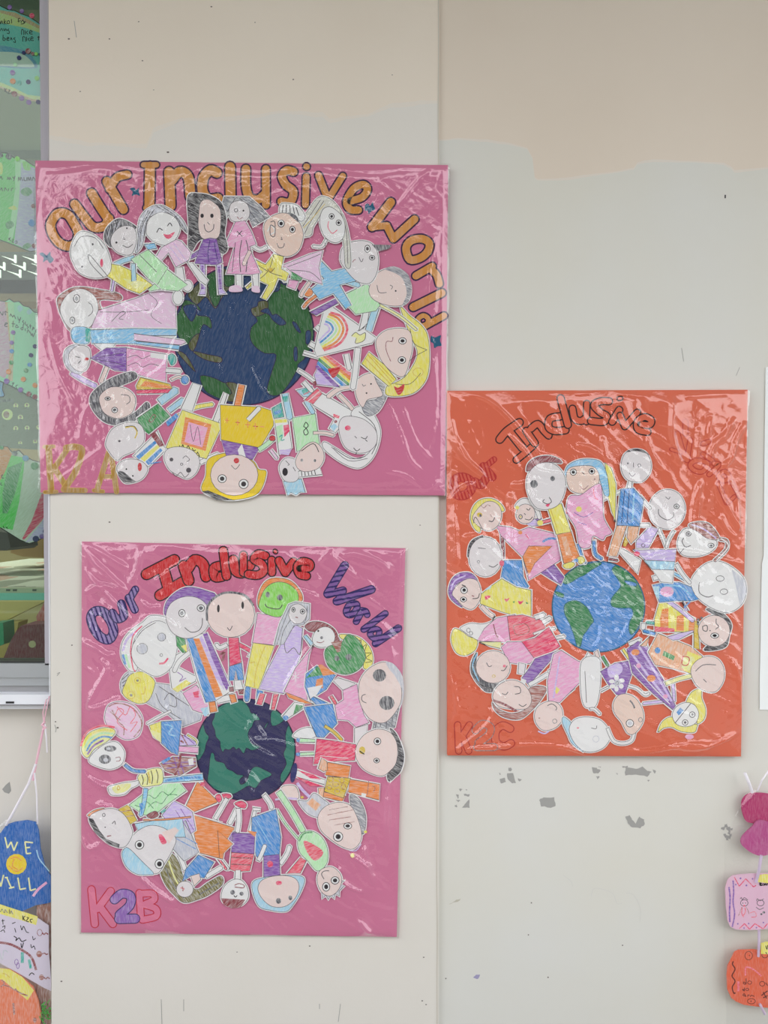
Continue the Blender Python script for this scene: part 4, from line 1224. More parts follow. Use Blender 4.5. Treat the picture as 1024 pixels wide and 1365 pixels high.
FIG_C = '''
@C1
F small head with a white veil and flower
arm purple w 14 600,870 640,860
body lilac p 545,895 600,860 640,900 580,910
hair white c 475,790 500,740 550,730 610,770 640,850 620,860 590,800
head skin c 478,830 500,780 545,765 590,790 600,840 570,885 520,890 488,865
f yellow 485,788,14,12
e mustard 507,848,11,14
m pencil 1 530,825 540,835
m ink .9 535,862 565,868 585,848
m ink .9 545,795 560,805 570,790
F blonde girl with a long pink sweeping dress
leg purple p 590,1180 680,1100 790,1240 770,1290 700,1250
m lilac 2 640,1150 750,1270
arm maroon w 20 385,960 392,1060 390,1150
dress pink p 350,905 440,915 500,940 560,915 740,960 770,1040 765,1130 640,1210 560,1260 520,1110 380,970
f orange 505,950,14,12
m crimson 1.2 540,960 560,990
m blue 3 650,1010 690,990 740,990
body orange p 520,1108 560,1038 712,1038 600,1150 560,1230
hair yellow c 182,860 195,790 240,740 310,728 370,755 402,800 385,812 330,770 260,770 215,830 245,925 235,948 200,915
head skin c 195,860 225,800 280,752 335,752 375,790 382,850 355,910 300,938 240,915
m pencil .8 200,890 215,850 260,930
f mustard 240,835,18,16
f charcoal 246,840,8,10
m brown 1.2 250,775 270,790 290,770 310,778
m pencil 1.2 300,875 325,878 340,850
m brown .8 312,830 318,850
F grey haired round head in a blue top at the left
body blue p 400,1130 515,1130 525,1240 560,1300 520,1360 380,1240
hair black c 165,1110 170,1040 200,995 262,972 240,1000 200,1040
head face o 278,1108,108,130
m pencil .8 230,1050 280,1055
r charcoal 233,1140,8,8
m pencil 1 300,1165 330,1175 360,1155
f crimson 385,1150,16,20
@C3
F purple haired girl in a yellow dress with hearts
hair purple c 38,130 60,60 110,20 180,18 225,60 210,90 140,70 80,110 90,190 130,240 90,220 50,180
m lilac 2 55,130 80,70 150,35
arm skin w 26 250,230 300,280 330,300
dress yellow p 245,160 320,100 385,55 480,110 575,130 576,300 480,298 380,270 245,218
C crimson 275,170 292,165 312,168 298,185 280,192
C crimson 402,185 418,188 435,180 425,198 412,205
C crimson 490,200 508,203 527,196 515,215 500,222
P green 455,205 470,200 465,215
P green 540,205 560,215 545,220
P paleblue 280,120 320,100 310,120 285,130
head skin c 62,150 110,85 170,55 225,70 248,130 245,190 200,250 150,245 100,200
e ink 140,130,22,22 136,190,20,16
m ink 1.2 125,95 150,105
m maroon 1.2 190,165 205,170
m ink 1 195,185 230,180 240,150
F blonde figure lying in a pink and crimson dress
hair yellow c 55,450 75,380 130,400 170,430 222,450 225,490 200,530 140,555 85,530
arm paleyellow p 240,465 380,465 380,510 300,490
face white c 115,375 180,345 260,350 320,330 340,300 300,380 240,450 200,440 140,400
r charcoal 168,390,12,14 185,410,10,12
shirt pink p 225,458 270,380 350,310 470,288 520,450 420,468
m maroon 1.4 330,350 345,410 360,440
shirt rose p 420,300 520,290 645,325 680,395 500,468 440,460
m crimson 1.2 440,330 520,340 600,330
m brown 1 460,360 540,350 560,400 480,420 460,360
leg white w 30 600,310 660,290
leg white w 28 650,340 700,310
leg white w 16 590,415 660,390 730,378
F dark haired round head with a pink and crimson skirt
skirt pink p 380,500 420,465 530,465 600,570 570,605 500,610 430,600
skirt crimson p 512,462 600,440 690,368 765,495 690,540 595,572
M rose 1.4 560,470 690,420
M rose 1.4 580,510 720,460
leg white w 20 740,440 790,430
hair charcoal c 222,535 190,590 185,660 215,720 250,760 290,790 370,782 380,740 320,735 250,700 215,640
m black 2 205,600 205,680 260,750 330,770
m sky 1.6 225,540 195,620 235,720
head skin o 328,628,112,106
m pencil 1 285,600 300,625 320,620
f crimson 402,622,10,9
m pencil 1 380,650 400,650 420,620
r mustard 332,688,10,8
F brown haired face with purple trousers lying at the lower left
arm face p 495,600 540,610 530,680 490,670
skirt purple p 515,700 560,640 600,575 755,520 690,600 560,745
P white 510,700 545,715 535,745 505,735
arm white w 26 560,745 640,700 735,640
hair brown c 325,860 360,900 450,930 540,900 570,830 560,770 620,750 675,770 640,840 580,910 500,968 400,955 340,910
M brown 1.4 580,780 650,790
M brown 1.4 570,820 640,830
head skin c 325,820 360,750 440,712 520,735 570,800 575,860 540,900 450,900 360,880
m maroon 3 330,845 400,870 480,915
m pencil 1 385,800 410,808 425,790
m pencil 1 465,755 500,760 505,795 470,805
m pencil 1 495,870 520,885 545,870
F pale upside down head in a spreading pink dress
arm white w 26 735,640 690,660
foot face w 26 770,820 850,760
dress pink p 720,545 770,520 880,590 1025,622 1020,650 920,700 760,860 688,848 680,720 700,640
P yellow 722,775 740,755 762,775 742,805
m lilac 2 760,560 740,700 720,830
head skin c 598,930 625,880 690,850 750,865 780,920 770,985 720,1030 650,1038 605,990
r charcoal 728,980,14,14
m pencil 1 680,880 710,868 740,890 735,910
f brown 628,960,6,4
m lilac 2 620,1045 660,1060 690,1045
@C4
F white gowned figure upside down with a huge white head
leg skin p 10,520 30,505 45,550 20,560
leg white p -60,580 -30,520 -5,545 -10,590
body white c -75,590 -20,545 45,570 48,720 25,850 -20,875 -60,850 -78,740
m pencil .8 -50,640 -40,840
arm white w 16 -20,880 10,880 45,912
hair paleblue c -195,960 -180,930 -120,990 -100,1090 -60,1150 -130,1100 -160,1040
head white c -150,1010 -120,950 -50,930 40,945 95,1000 110,1060 75,1120 10,1150 -60,1145 -120,1090
r silver 20,1070,20,20
m pencil .8 -10,1000 20,1005 25,985
f rose -95,1000,8,5
F figure in a purple bag dress with a white flower and curved tail of hair
arm white w 12 50,765 100,740
arm white w 16 215,730 280,750 330,790 358,780
m white 1.6 300,770 360,770
leg green w 18 60,545 95,605
dress purple p 48,642 140,590 242,572 246,660 200,800 150,788 95,720
C lilac 95,620 160,590 190,620 170,660 110,680
f white 150,680,16,20 182,700,20,14 180,735,16,16 150,752,14,18 125,735,18,14 120,705,18,14
f silver 155,715,20,20
r charcoal 155,715,9,9
hair white w 20 92,1000 130,1080 190,1098 245,1080 262,1030
head skin2 c 128,850 160,795 220,785 280,820 320,900 315,970 265,1035 220,1032 180,960 140,910
e silver 235,970,24,24
r charcoal 302,948,12,14
m charcoal 2 235,825 255,850 265,875
F blonde girl in a long purple dress with orange dots
arm lilac w 20 505,690 512,770 515,830
arm lilac w 18 450,830 380,838 320,845
leg white w 24 230,470 300,440
leg yellow w 18 190,500 230,560
dress purple p 215,500 285,450 345,470 370,570 440,680 525,860 508,885 380,780 250,650
m lilac 3 240,520 360,680 480,830
m lilac 3 290,480 380,620 500,830
m white 1.2 260,600 380,740 490,850
f orange 270,520,26,20 370,685,28,22
f pink 290,605,16,16 460,800,16,14
hair yellow c 412,1025 440,960 500,930 560,985 655,975 658,1000 640,1028 560,1022 500,995 450,1000
hair yellow c 592,842 620,780 660,755 688,762 690,810 715,880 705,945 660,972 668,900 640,850
head white c 503,920 530,865 590,838 645,855 672,910 650,970 590,992 530,975
P blue 530,900 555,870 575,890 545,920
m pencil 1 520,970 620,845
r dark 585,965,18,18 630,915,18,18
f charcoal 585,965,8,8 630,915,8,8
f pink 612,1055,28,16
F round pale head and a peach dress with a yellow collar
arm paleyellow w 26 460,720 540,690 620,670
arm peach p 300,480 360,420 340,480
dress peach p 412,400 620,482 695,545 622,655 500,620 395,600 350,520
P yellow 600,512 692,548 622,655 575,635
P paleyellow 580,540 640,550 610,640 560,620
f blue 410,508,18,20
P green 450,510 520,545 510,572 442,540
m palegreen 1 462,520 458,545
m palegreen 1 485,530 480,555
m red 1.2 570,545 610,555 600,600 565,595 570,545
head skin c 620,640 650,580 720,545 790,560 830,620 828,700 780,768 710,765 650,720
m pencil 1 650,640 700,600 780,600
m pencil 1 700,690 720,710
@CR
F dark haired face with a yellow and orange striped body and lilac arms
leg teal w 20 400,880 350,875
leg blue w 22 405,950 330,930
foot white w 30 330,880 325,915
neck mustard p 655,860 682,870 692,1050 655,1040
body yellow p 430,745 470,740 560,790 662,850 655,940 500,935 400,935 400,850
P orange 450,790 490,780 490,930 440,930 435,850
P orange 545,835 590,820 590,930 540,930
P orange 625,850 662,855 655,935 620,930
P rose 400,900 530,915 530,935 400,935
arm lilac w 26 460,720 560,790 650,865
arm lilac p 480,970 560,945 650,925 655,935 560,985 520,990
hair black c 735,790 790,785 860,830 900,890 885,960 865,1030 790,1055 720,1055 760,1015 850,990 880,930 850,860 800,830
M black 3 680,890 685,850
M black 3 700,850 710,840
head skin o 785,930,104,102
e ink 790,960,26,17
m ink 1 712,900 740,895 740,930 715,925 712,900
m pencil 1 800,850 800,880 815,900 795,920
f dark 760,928,4,4
F big white moon headed figure in a blue dress
arm sky p 480,540 500,535 630,600 620,620
arm lilac p 575,720 600,780 590,800 620,800
m blue 2 590,780 630,740
dress blue p 388,632 470,615 560,615 640,645 705,720 640,735 540,735 430,745
m sky 2 460,640 560,640 640,700
P paleblue 388,640 430,640 430,730 400,690
f pink 480,675,45,34
head white c 636,610 680,535 750,485 830,480 910,520 980,590 995,680 960,765 880,810 800,795 720,750 660,690
m pencil 1 690,615 690,680 740,710 780,700
r pencil 825,590,26,18 850,675,24,18
P silver 900,530 985,600 995,690 955,770 930,650
F long nosed pale head with brown hair and a ribbon striped dress
hair brown c 620,245 690,222 760,240 820,325 770,340 700,310
m lilac 2 640,240 720,270 800,330
arm brown w 20 820,335 865,345 870,390 840,430 790,475
m white 1.6 830,330 880,380 800,475
leg white w 22 540,495 580,560 630,620
leg white w 30 390,590 420,580
dress lilac p 300,405 540,400 530,485 340,470 260,400
dress paleblue p 330,470 530,480 525,535 385,530
dress white p 385,530 525,535 515,620 440,612
arm white p 130,375 200,400 310,470 290,560 240,500
head white c 548,380 560,310 600,265 660,275 740,330 800,345 795,390 740,430 660,448 580,435
e charcoal 620,300,16,14 765,375,20,14
m pencil 1 590,325 578,350 600,385 635,375
m pencil .8 590,395 560,430
F smooth round head with thin arms and lilac sleeves
leg white w 18 425,265 450,320 475,385
leg white w 18 525,280 490,340 475,390
arm lilac p 280,345 370,250 425,270 360,390 280,395
r pencil 325,375,12,10
f crimson 285,430,20,16
head face c 362,140 385,70 440,22 510,15 570,55 598,130 580,210 520,262 450,265 385,220
m pencil 1 425,140 430,180 480,210 520,190 522,160
e charcoal 542,122,17,15
m pencil .8 470,60 490,75 500,60
@C2
F thin necked bald figure in a blue tank top
leg peach p 150,885 215,885 180,990 152,1078 95,1075 120,980
leg peach p 222,890 292,890 280,960 240,1000 215,960
P mustard 205,950 222,990 205,1018 190,1010
foot maroon w 14 100,1095 155,1105
arm white w 20 185,665 120,690 55,722
arm white w 18 300,700 340,750 365,775
arm white w 22 235,865 290,880 355,880
neck white p 225,600 248,600 245,650 215,645
body blue p 175,652 255,645 322,720 295,888 150,882
m navy .8 200,660 180,870
m navy .8 230,660 215,870
m sky 2 260,680 250,860
head face c 178,500 200,430 260,400 330,415 366,480 360,550 310,605 230,600 190,560
C black 208,420 245,398 310,402 362,440 330,425 270,412
f charcoal 220,490,5,6
r charcoal 292,503,10,10
m pencil 1 228,550 248,572 268,555
m pencil .8 256,485 256,515
@C2
F girl with a long blue headscarf and mauve pink dress
hair yellow p 75,485 115,520 145,620 140,860 120,800 95,700
leg blue w 22 5,980 12,1060 55,1095
leg blue w 18 -95,1000 -70,1080 -50,1120
hair sky c -178,580 -165,510 -100,470 -20,462 50,480 85,550 100,640 100,695 72,690 50,620 20,560 -100,540
arm rose w 30 -175,795 -130,790 -90,780
head skin2 c -170,570 -150,520 -80,505 0,510 38,560 30,630 -20,670 -90,680 -150,650
e ink -125,545,20,20 -8,540,18,18
m maroon .9 -85,630 -60,655 -30,630
m pencil 1 -70,545 -55,560
f maroon 10,590,5,5
dress pink c -150,700 -80,690 -10,640 45,620 60,700 65,820 90,880 118,930 80,950 60,975 0,950 -20,1020 -85,1015 -110,900 -165,800
m purple 1 -120,800 -60,830 0,800
m purple 1 -100,860 -40,880
m crimson 1 0,650 10,700 30,720
f yellow -90,780,18,18
@C1
F tall oval headed figure in a yellow shirt and orange trousers
arm rose w 22 700,870 640,885
f yellow 632,887,20,18
trousers orange p 742,965 832,940 862,1040 892,1115 840,1130 830,1150 785,1150
P peach 770,980 800,975 840,1100 800,1100
foot yellow c 780,1160 830,1140 858,1155 830,1182 795,1182
foot yellow c 870,1115 905,1105 922,1135 890,1155
f blue 865,1130,16,12
shirt yellow p 680,790 770,762 832,945 735,962
M mustard 1 700,800 750,950
hair maroon c 543,550 555,500 610,462 690,452 755,475 770,500 700,495 620,510 570,545
head face c 543,650 555,570 610,510 690,495 755,530 795,600 790,690 750,770 680,800 610,790 565,730
f charcoal 592,635,23,24
r charcoal 592,635,23,24
f charcoal 713,600,15,17
m pencil 1 660,735 650,750 680,765 705,750 690,720
C crimson 668,770 695,765 685,782 675,782
'''

GLOBE_C = '''
cgreen 200,460 300,425 400,485 445,560 470,620 440,660 400,720 370,760 345,860 310,850 285,760 240,640 195,550
cgreen 180,210 260,130 400,85 520,65 540,85 450,140 380,190 330,210 250,260 190,270
cgreen 640,140 700,90 800,140 860,200 920,300 945,420 948,540 900,660 830,750 800,700 810,620 840,560 820,500 740,500 640,480 640,400 720,300 700,230
cblue 760,240 860,260 870,290 800,280
cgreen 105,340 185,365 180,400 120,380
'''
random.seed(4)
PAL.update({'umber': ((104,50,44), 0), 'navyblue': ((30,62,106), .06), 'navyb': ((50,48,92), 0), 'tealg': ((58,128,112), 0), 'agreen': ((40,96,48), .08), 'aolive': ((84,88,48), .15), 'cgreen': ((40,130,72), .3), 'cblue': ((58,124,190), .3)})

# ================================================================== structure: walls, floor, ceiling
WALL_UP = paint('beige_paint', (212,201,187), rgb2=(216,206,193), bump=0.0006, bscale=90)
WALL_UP_R = paint('taupe_paint', (207,195,181), rgb2=(211,200,187), bump=0.0003, bscale=50)
WALL_LO = paint('pale_grey_paint', (206,202,194), rgb2=(210,206,200), bump=0.0005, bscale=70)
WALL_LO_R = paint('cool_grey_paint', (202,200,191), rgb2=(203,203,199), bump=0.0003, bscale=40)
CHIP = simple('exposed_plaster', (152,151,148), 0.9, spec=0.1)
CHIP2 = simple('dark_scuff', (96,90,86), 0.9, spec=0.1)

def wx(px, y=0.0): return P(px, 682.5, y)[0]
def wz(py, y=0.0): return P(512, py, y)[2]
ZTOP, ZBOT = 3.3, 0.0
def jag(pts, n=6, amp=0.8, seed=0):
    out = []
    for i in range(len(pts)-1):
        for s in range(n):
            t = s/n
            x = pts[i][0]*(1-t)+pts[i+1][0]*t; y = pts[i][1]*(1-t)+pts[i+1][1]*t
            out.append((x, y + amp*(noise.noise((x*.09, y*.05, seed))+.5*noise.noise((x*.4, 1, seed)))))
    return out + [pts[-1]]
def wall_section(name, x0, x1, yf, yb, curve, up, lo, mid, blend):
    mb = MB()
    c = [(P(a, b, yf)[0], P(a, b, yf)[2]) for a, b in curve]
    c2 = [(x, z - blend*(0.75+.25*math.sin(x*40))) for x, z in c]
    c[0] = (x0, c[0][1]); c[-1] = (x1, c[-1][1]); c2[0] = (x0, c2[0][1]); c2[-1] = (x1, c2[-1][1])
    mb.flat([(x0, ZTOP), (x1, ZTOP)] + c[::-1], yf, up)
    mb.flat(c + c2[::-1], yf, mid)
    mb.flat(c2 + [(x1, ZBOT), (x0, ZBOT)], yf, lo)
    # return faces and back
    xl = x0
    mb.face([(x0, yf, ZBOT), (x0, yf, ZTOP), (x0, yb, ZTOP), (x0, yb, ZBOT)], lo)
    mb.face([(x1, yf, ZTOP), (x1, yf, ZBOT), (x1, yb, ZBOT), (x1, yb, ZTOP)], lo)
    mb.face([(x0, yb, ZTOP), (x1, yb, ZTOP), (x1, yb, ZBOT), (x0, yb, ZBOT)], lo)
    return mb
MIDL = paint('thin_beige_paint', (211,203,192), rgb2=(213,206,197), bump=0.0005, bscale=80)
MIDR = paint('thin_taupe_paint', (208,200,190), rgb2=(210,204,196), bump=0.0003, bscale=50)
X_PL, X_STEP, X_END = wx(69.5), wx(585), 2.2
crvL = jag([(66,180),(90,184),(120,190),(195,192),(205,170),(240,158),(300,156),(345,152),(380,147),(430,150),(440,158),(490,152),(520,138),(560,134),(586,134)], 5, 1.6, 1)
cw = [(540+a*.47266, 100+b*.47266) for a, b in [(98,182),(150,178),(230,182),(300,192),(345,206),(360,235),(363,262),(366,288),(374,294),(450,290),(520,280),(600,272),(645,262),(655,246),(700,238),(800,242),(900,248),(920,258),(930,268),(1000,262),(1024,260)]]
crvR = jag(cw + [(1200,226),(2000,226)], 4, 0.8, 5)
mb = wall_section('wall_pillar', X_PL, X_STEP, 0.0, 0.16, crvL, WALL_UP, WALL_LO, MIDL, 0.009)
# scuffs and pin holes on the pillar
for a, b, r in [(146,52,1.1),(146,696,1.2),(444//2+60,9,1.2),(190,81,1.0),(185,29,.9),(92,52,1.3),(224,203,1.5),(391,106,1.1),(205,120,.7),(340,30,.8),(107,122,.9),(413,1261,1.1),(82,1308,1.2),(316,1269,.8),(96,860,1.0),(565,1276,1),(563,1334,1.1),(568,1339,1),(560,700,.8),(523,100,.7),(77,970,1.4),(74,962,1)]:
    q = P(a, b)
    mb.flat([(q[0]+r*SC*(1+.4*random.random())*math.cos(t), q[2]+r*SC*.8*math.sin(t)) for t in [k*1.05 for k in range(6)]], -0.0003, CHIP2)
for a in ([(215,1332),(216,1365)],[(245,1332),(245,1348)],[(426,1338),(426,1345)],[(454,1338),(451,1362)],[(99,28),(102,50)],[(76,898),(80,896),(76,901)],[(73,966),(75,972),(74,976)]):
    mb.ribbon([(P(x, y)[0], P(x, y)[2]) for x, y in a], -0.0003, 0.8*SC, CHIP)
def lean(z):   # the pillar edge leans a little: further left towards the top
    return -4.8*SC*max(0, (z-wz(930)))/(wz(0)-wz(930))
mb.v = [((x+lean(z), y, z) if abs(x-X_PL) < 1e-6 else (x, y, z)) for x, y, z in mb.v]
struct(mb.build('wall_pillar'))

YR = 0.008
mb = wall_section('wall_right', X_STEP-.0005, X_END, YR, 0.16, crvR, WALL_UP_R, WALL_LO_R, MIDR, 0.005)
def chip(mb, pts, mat=CHIP, crop='W2', j=0.6):
    ox, oy, s = CROP[crop]
    c = []
    n = len(pts)
    for i in range(n):
        for t in (0, .33, .66):
            x = pts[i][0]*(1-t)+pts[(i+1) % n][0]*t; y = pts[i][1]*(1-t)+pts[(i+1) % n][1]*t
            x = ox+x*s+random.uniform(-j, j); y = oy+y*s+random.uniform(-j, j)
            q = P(x, y, YR); c.append((q[0], q[2]))
    chip.k += 1
    mb.flat(c, YR-0.0003-chip.k*4e-6, mat)
chip.k = 0
for pts in [[(388,186),(400,178),(436,178),(441,205),(425,211),(392,206)],
            [(666,106),(668,80),(700,86),(722,78),(740,92),(752,94),(740,110),(700,104)],[(655,76),(674,76),(676,80),(660,82)],[(756,86),(768,92),(762,100)],[(738,120),(746,122),(742,130)],[(636,98),(644,98),(640,104)],
            [(283,98),(302,98),(312,130),(300,132),(284,118)],[(288,80),(298,82),(298,92),(288,92)],[(258,118),(276,115),(280,126),(262,132)],[(318,116),(330,120),(324,126)],[(256,98),(262,98),(260,104)],
            [(668,240),(680,236),(690,250),(700,262),(712,240),(728,250),(730,265),(715,278),(690,276),(676,262)],
            [(558,78),(574,82),(586,90),(580,100),(564,98)],[(572,108),(584,110),(578,118)],[(580,76),(590,78),(586,82)],
            [(125,150),(140,150),(132,158)],[(118,168),(126,170),(124,182)],[(140,166),(162,168),(160,176),(144,172)],[(118,185),(132,188),(124,194)],[(144,200),(160,184),(160,212),(138,210)],[(112,206),(120,200),(120,210)],[(148,152),(153,152),(151,156)]]:
    chip(mb, pts)
for k in range(26):
    t = random.uniform(0, 6.28); r = random.uniform(.45, 1.0)
    cx, cy = 995+22*r*math.cos(t), 290+24*r*math.sin(t)
    chip(mb, [(cx-4, cy-3), (cx+4, cy-4), (cx+3, cy+4), (cx-3, cy+3)], CHIP, 'W2', .5)
SCUFF = simple('violet_scuff', (150,145,175), .9, spec=.1)
chip(mb, [(174,764),(180,754),(194,754),(188,768)], SCUFF)
chip(mb, [(901,338),(905,338),(905,348),(901,348)], simple('pin_black', (30,28,30), .5), 'W1', .1)
OLD = simple('dusty_mark', (176,172,158), .9, spec=.1)
chip(mb, [(94,526),(120,510),(132,506),(128,514),(108,520)], OLD)
for a, b in [(362,520),(416,762),(658,658),(352,624),(84,766),(58,405),(55,378)]:
    chip(mb, [(a-2,b-2),(a+2,b-2),(a+2,b+2),(a-2,b+2)], CHIP2, 'W2', .2)
for L in [[(556,500),(566,474),(600,478),(628,492),(640,522),(656,522)],[(670,488),(695,496),(716,540),(714,585)],[(465,430),(490,450),(496,468)]]:
    q = [P(560+x*.41016, 990+y*.41016, YR) for x, y in smooth(L, False)]
    mb.ribbon([(p[0], p[2]) for p in q], YR-.0003, .7*SC, paint('paint_run', (196,195,190)))
for L in [[(934,848),(944,824)],[(780,770),(786,808)]]:
    q = [P(540+x*.47266, 100+y*.47266, YR) for x, y in L]
    mb.ribbon([(p[0], p[2]) for p in q], YR-.0003, .7*SC, CHIP)
struct(mb.build('wall_right'))
# hairline joint between the pillar and the wall
mb = MB()
JT = paint('joint_filler', (186,180,168), rgb2=(198,193,182))
j = []
for i in range(60):
    py = -60 + i*25
    j.append((wx(584.5 + 1.1*noise.noise((py*.01, 3, 0)) - (2 if py > 900 else 0)*min(1, (py-900)/200)), wz(py)))
mb.ribbon(j, -0.0004, 1.5*SC, JT)
struct(mb.build('trim_1'))

YW = 0.07      # face of the wall under the window
YG = 0.055     # window glass plane
mb = MB()
LOWL = paint('recess_paint', (204,198,190), rgb2=(207,203,196), bump=.0004)
mb.box((-2.2, YW, 0), (X_PL+.02, 0.18, wz(940, YW)), LOWL)
for pts in [[(3,1052),(8,1046),(13,1042),(15,1054),(12,1058),(6,1056)]]:
    q = [P(x, y, YW) for x, y in pts]
    mb.flat([(p[0], p[2]) for p in q], YW-.0004, CHIP)
struct(mb.build('wall_left'))

FLOOR = paint('corridor_floor', (120,116,110), rough=.45)
mb = MB(); mb.box((-6, -2.6, -0.1), (6, 0.18, 0), FLOOR); struct(mb.build('floor'))
CEIL = paint('corridor_ceiling', (205,203,198))
mb = MB(); mb.box((-6, -1.8, ZTOP), (6, 0.18, ZTOP+.1), CEIL); struct(mb.build('ceiling'))
mb = MB(); mb.box((-6, -2.3, 0), (6, -2.2, 0.92), CEIL); struct(mb.build('wall_parapet'))
# unseen block added behind the camera to keep glare off the plastic sleeves
mb = MB()
BLOCKER = paint('blocker_dark', (84,80,74))
BLOCKER_PANEL = simple('blocker_panel', (60,66,72), .3)
mb.box((-6.2, -16, -3), (5.5, -13, 8.2), BLOCKER)
for i in range(8):
    for k in range(3):
        x = -4.5+i*1.2; z = -1.2+k*3.0
        mb.box((x, -13.0, z), (x+.8, -12.97, z+1.4), BLOCKER_PANEL)
struct(mb.build('wall_reflection_blocker'))

# ================================================================== window
FRAME = simple('white_powder_coat', (222,224,232), .35, spec=.5)
FRAME_SHADED = simple('shaded_window_reveal', (176,172,180), .5)  # frame in shade: the shading is painted into this grey
ALU = simple('aluminium_rail', (186,190,196), .32, metal=.7)
DARK = simple('rubber_seal', (26,26,28), .6)
GLASS = film_mat('tinted_window_glass', 1.35, (0.80, 0.88, 0.83, 1), rough=0.02)
win = bpy.data.objects.new('window_1', None); COL.objects.link(win); win.location = (wx(30, YG), YG, wz(940, YG)); struct(win)
zb, zs = wz(883, YG), wz(926, YG)
mb = MB()
xw = X_PL; zt = wz(0, YG); z6 = wz(884, YG)
g0 = P(65.6, 0, YG)[0]; g1 = P(58.5, 0, YG)[0]; slope = (g1-g0)/(zt-z6)
xg = g0
def xgz(z): return g0 + slope*(z-z6)
def xwz(z): return xw - .0003 + lean(z)
mb.prism([(xgz(z6), z6), (xgz(ZTOP), ZTOP), (xwz(ZTOP), ZTOP), (xwz(z6), z6)], YG-.02, YG+.02, FRAME_SHADED)
zm = wz(640)
mb.prism([(xwz(wz(927))-.0055, wz(927)), (xwz(zm)-.0055, zm), (xwz(zm), zm), (xwz(wz(927)), wz(927))], .001, YG-.021, FRAME)
mb.prism([(xwz(zm)-.003, zm), (xwz(ZTOP)-.003, ZTOP), (xwz(ZTOP), ZTOP), (xwz(zm), zm)], .001, YG-.021, FRAME_SHADED)
mb.box((-2.2, YG-.015, ZTOP-.06), (xgz(ZTOP), YG+.02, ZTOP), FRAME_SHADED)
mb.build('window_frame', win)
mb = MB()   # stepped bottom rail
xr = xw-.0062
mb.box((-2.2, YG-.012, wz(884.5, YG)), (xg, YG+.03, wz(880.5, YG)), DARK)
mb.box((-2.2, YG-.020, wz(903, YG-.02)), (xr, YG+.03, wz(884.5, YG-.02)), ALU)
mb.box((-2.2, YG-.014, wz(914, YG-.014)), (xr, YG+.03, wz(903, YG-.014)), ALU)
mb.box((-2.2, YG-.010, wz(926, YG-.01)), (xr, YG+.03, wz(914, YG-.01)), simple('aluminium_painted_shade', (150,150,152), .4, metal=.5))  # lowest step, darker aluminium with shade put into its colour
mb.build('bottom_rail', win)
mb = MB()
ys = 0.02
mb.box((-2.2, ys, wz(939, ys)), (xw-.0005, YG+.03, wz(926, ys)), FRAME)
mb.box((-2.2, ys-.001, wz(940.2, ys)), (xw-.001, ys+.004, wz(939.2, ys)), simple('sill_painted_shadow', (120,118,120), .7))  # thin grey strip painted as the shadow line under the sill
mb.box((-2.2, ys+.012, wz(945, ys+.012)), (wx(60, ys), YG+.03, wz(940, ys+.012)), FRAME)
mb.box((wx(8, ys), ys-.0012, wz(937.6, ys)), (wx(19, ys), ys+.001, wz(935, ys)), DARK)
mb.build('window_sill', win)
mb = MB(); mb.box((-2.2, YG, wz(884, YG)), (xg, YG+.004, ZTOP-.05), GLASS); mb.build('pane', win)

# ------------------------------------------------------------------ interior seen through the pane
SAGE = paint('sage_ceiling', (152,178,160), bump=0)
room_y = 4.0
def room(name, box, mat):
    mb = MB(); mb.box(*box, mat); return struct(mb.build(name))
room('wall_classroom_back', ((-5.5, room_y, 0), (1.2, room_y+.1, 2.7)), paint('classroom_wall', (176,160,120)))
room('wall_classroom_left', ((-5.6, 0.18, 0), (-5.5, room_y, 2.7)), paint('classroom_side', (180,176,160)))
room('wall_classroom_right', ((0.6, 0.18, 0), (0.7, room_y, 2.7)), paint('classroom_side', (180,176,160)))
room('floor_classroom', ((-5.5, 0.18, -.1), (1.2, room_y, 0)), paint('classroom_floor', (150,140,120)))
room('ceiling_classroom', ((-5.5, 0.18, 2.7), (1.2, room_y, 2.8)), SAGE)
mb = MB()
for py in (8, 208):   # ceiling battens
    k = (682.5-py)*SC/DIST
    yy = (2.68-EYE)/k - DIST
    if yy > .2: mb.box((-5.5, yy, 2.67), (.6, yy+.05, 2.70), simple('batten', (130,150,138), .6))
if mb.f: struct(mb.build('trim_2'))
lp = bpy.data.lights.new('room_light', 'AREA'); lp.energy = 95; lp.size = 1.0; lp.color = (1, .96, .86); lp.shape = 'RECTANGLE'; lp.size_y = .35

def at(px, py, y): return P(px, py, y)
# louvred ceiling light
yl = 1.7
lf = empty('ceiling_light', at(25, 340, yl), 'bright slatted ceiling light seen through the window above the brown panel', 'ceiling light')
mb = MB()
z0 = at(0, 373, yl)[2]; z1 = at(0, 339, yl)[2]; xa = at(-160, 0, yl)[0]; xb = at(62, 0, yl)[0]
MET = simple('light_tray', (120,128,126), .4)
mb.box((xa, yl, z1), (xb, yl+.25, z1+.01), MET); mb.box((xa, yl+.2, z0), (xb, yl+.25, z1), MET)
mb.build('tray', lf)
GLOW = simple('lit_louvre', (250,246,226), .4, emit=1.6)
for r in range(3):
    for i in range(9):
        q = at(-160+i*27+(r % 2)*9+r*5, 341+r*11, yl)
        mb = MB()
        h = .014; w = .05
        mb.prism([(q[0], q[2]), (q[0]+w, q[2]-h), (q[0]+w, q[2]-h-.008), (q[0]+w*.4, q[2]-h*.55)], yl-.012*r, yl-.012*r+.01, GLOW)
        mb.box((q[0]+w, yl-.012*r, q[2]-h-.012), (q[0]+w+.006, yl-.012*r+.01, q[2]+.004), GLOW)
        mb.build('louvre', lf)
lo_ = bpy.data.objects.new('room_light', lp); COL.objects.link(lo_); lo_.location = (-2.6, 1.6, 2.6)

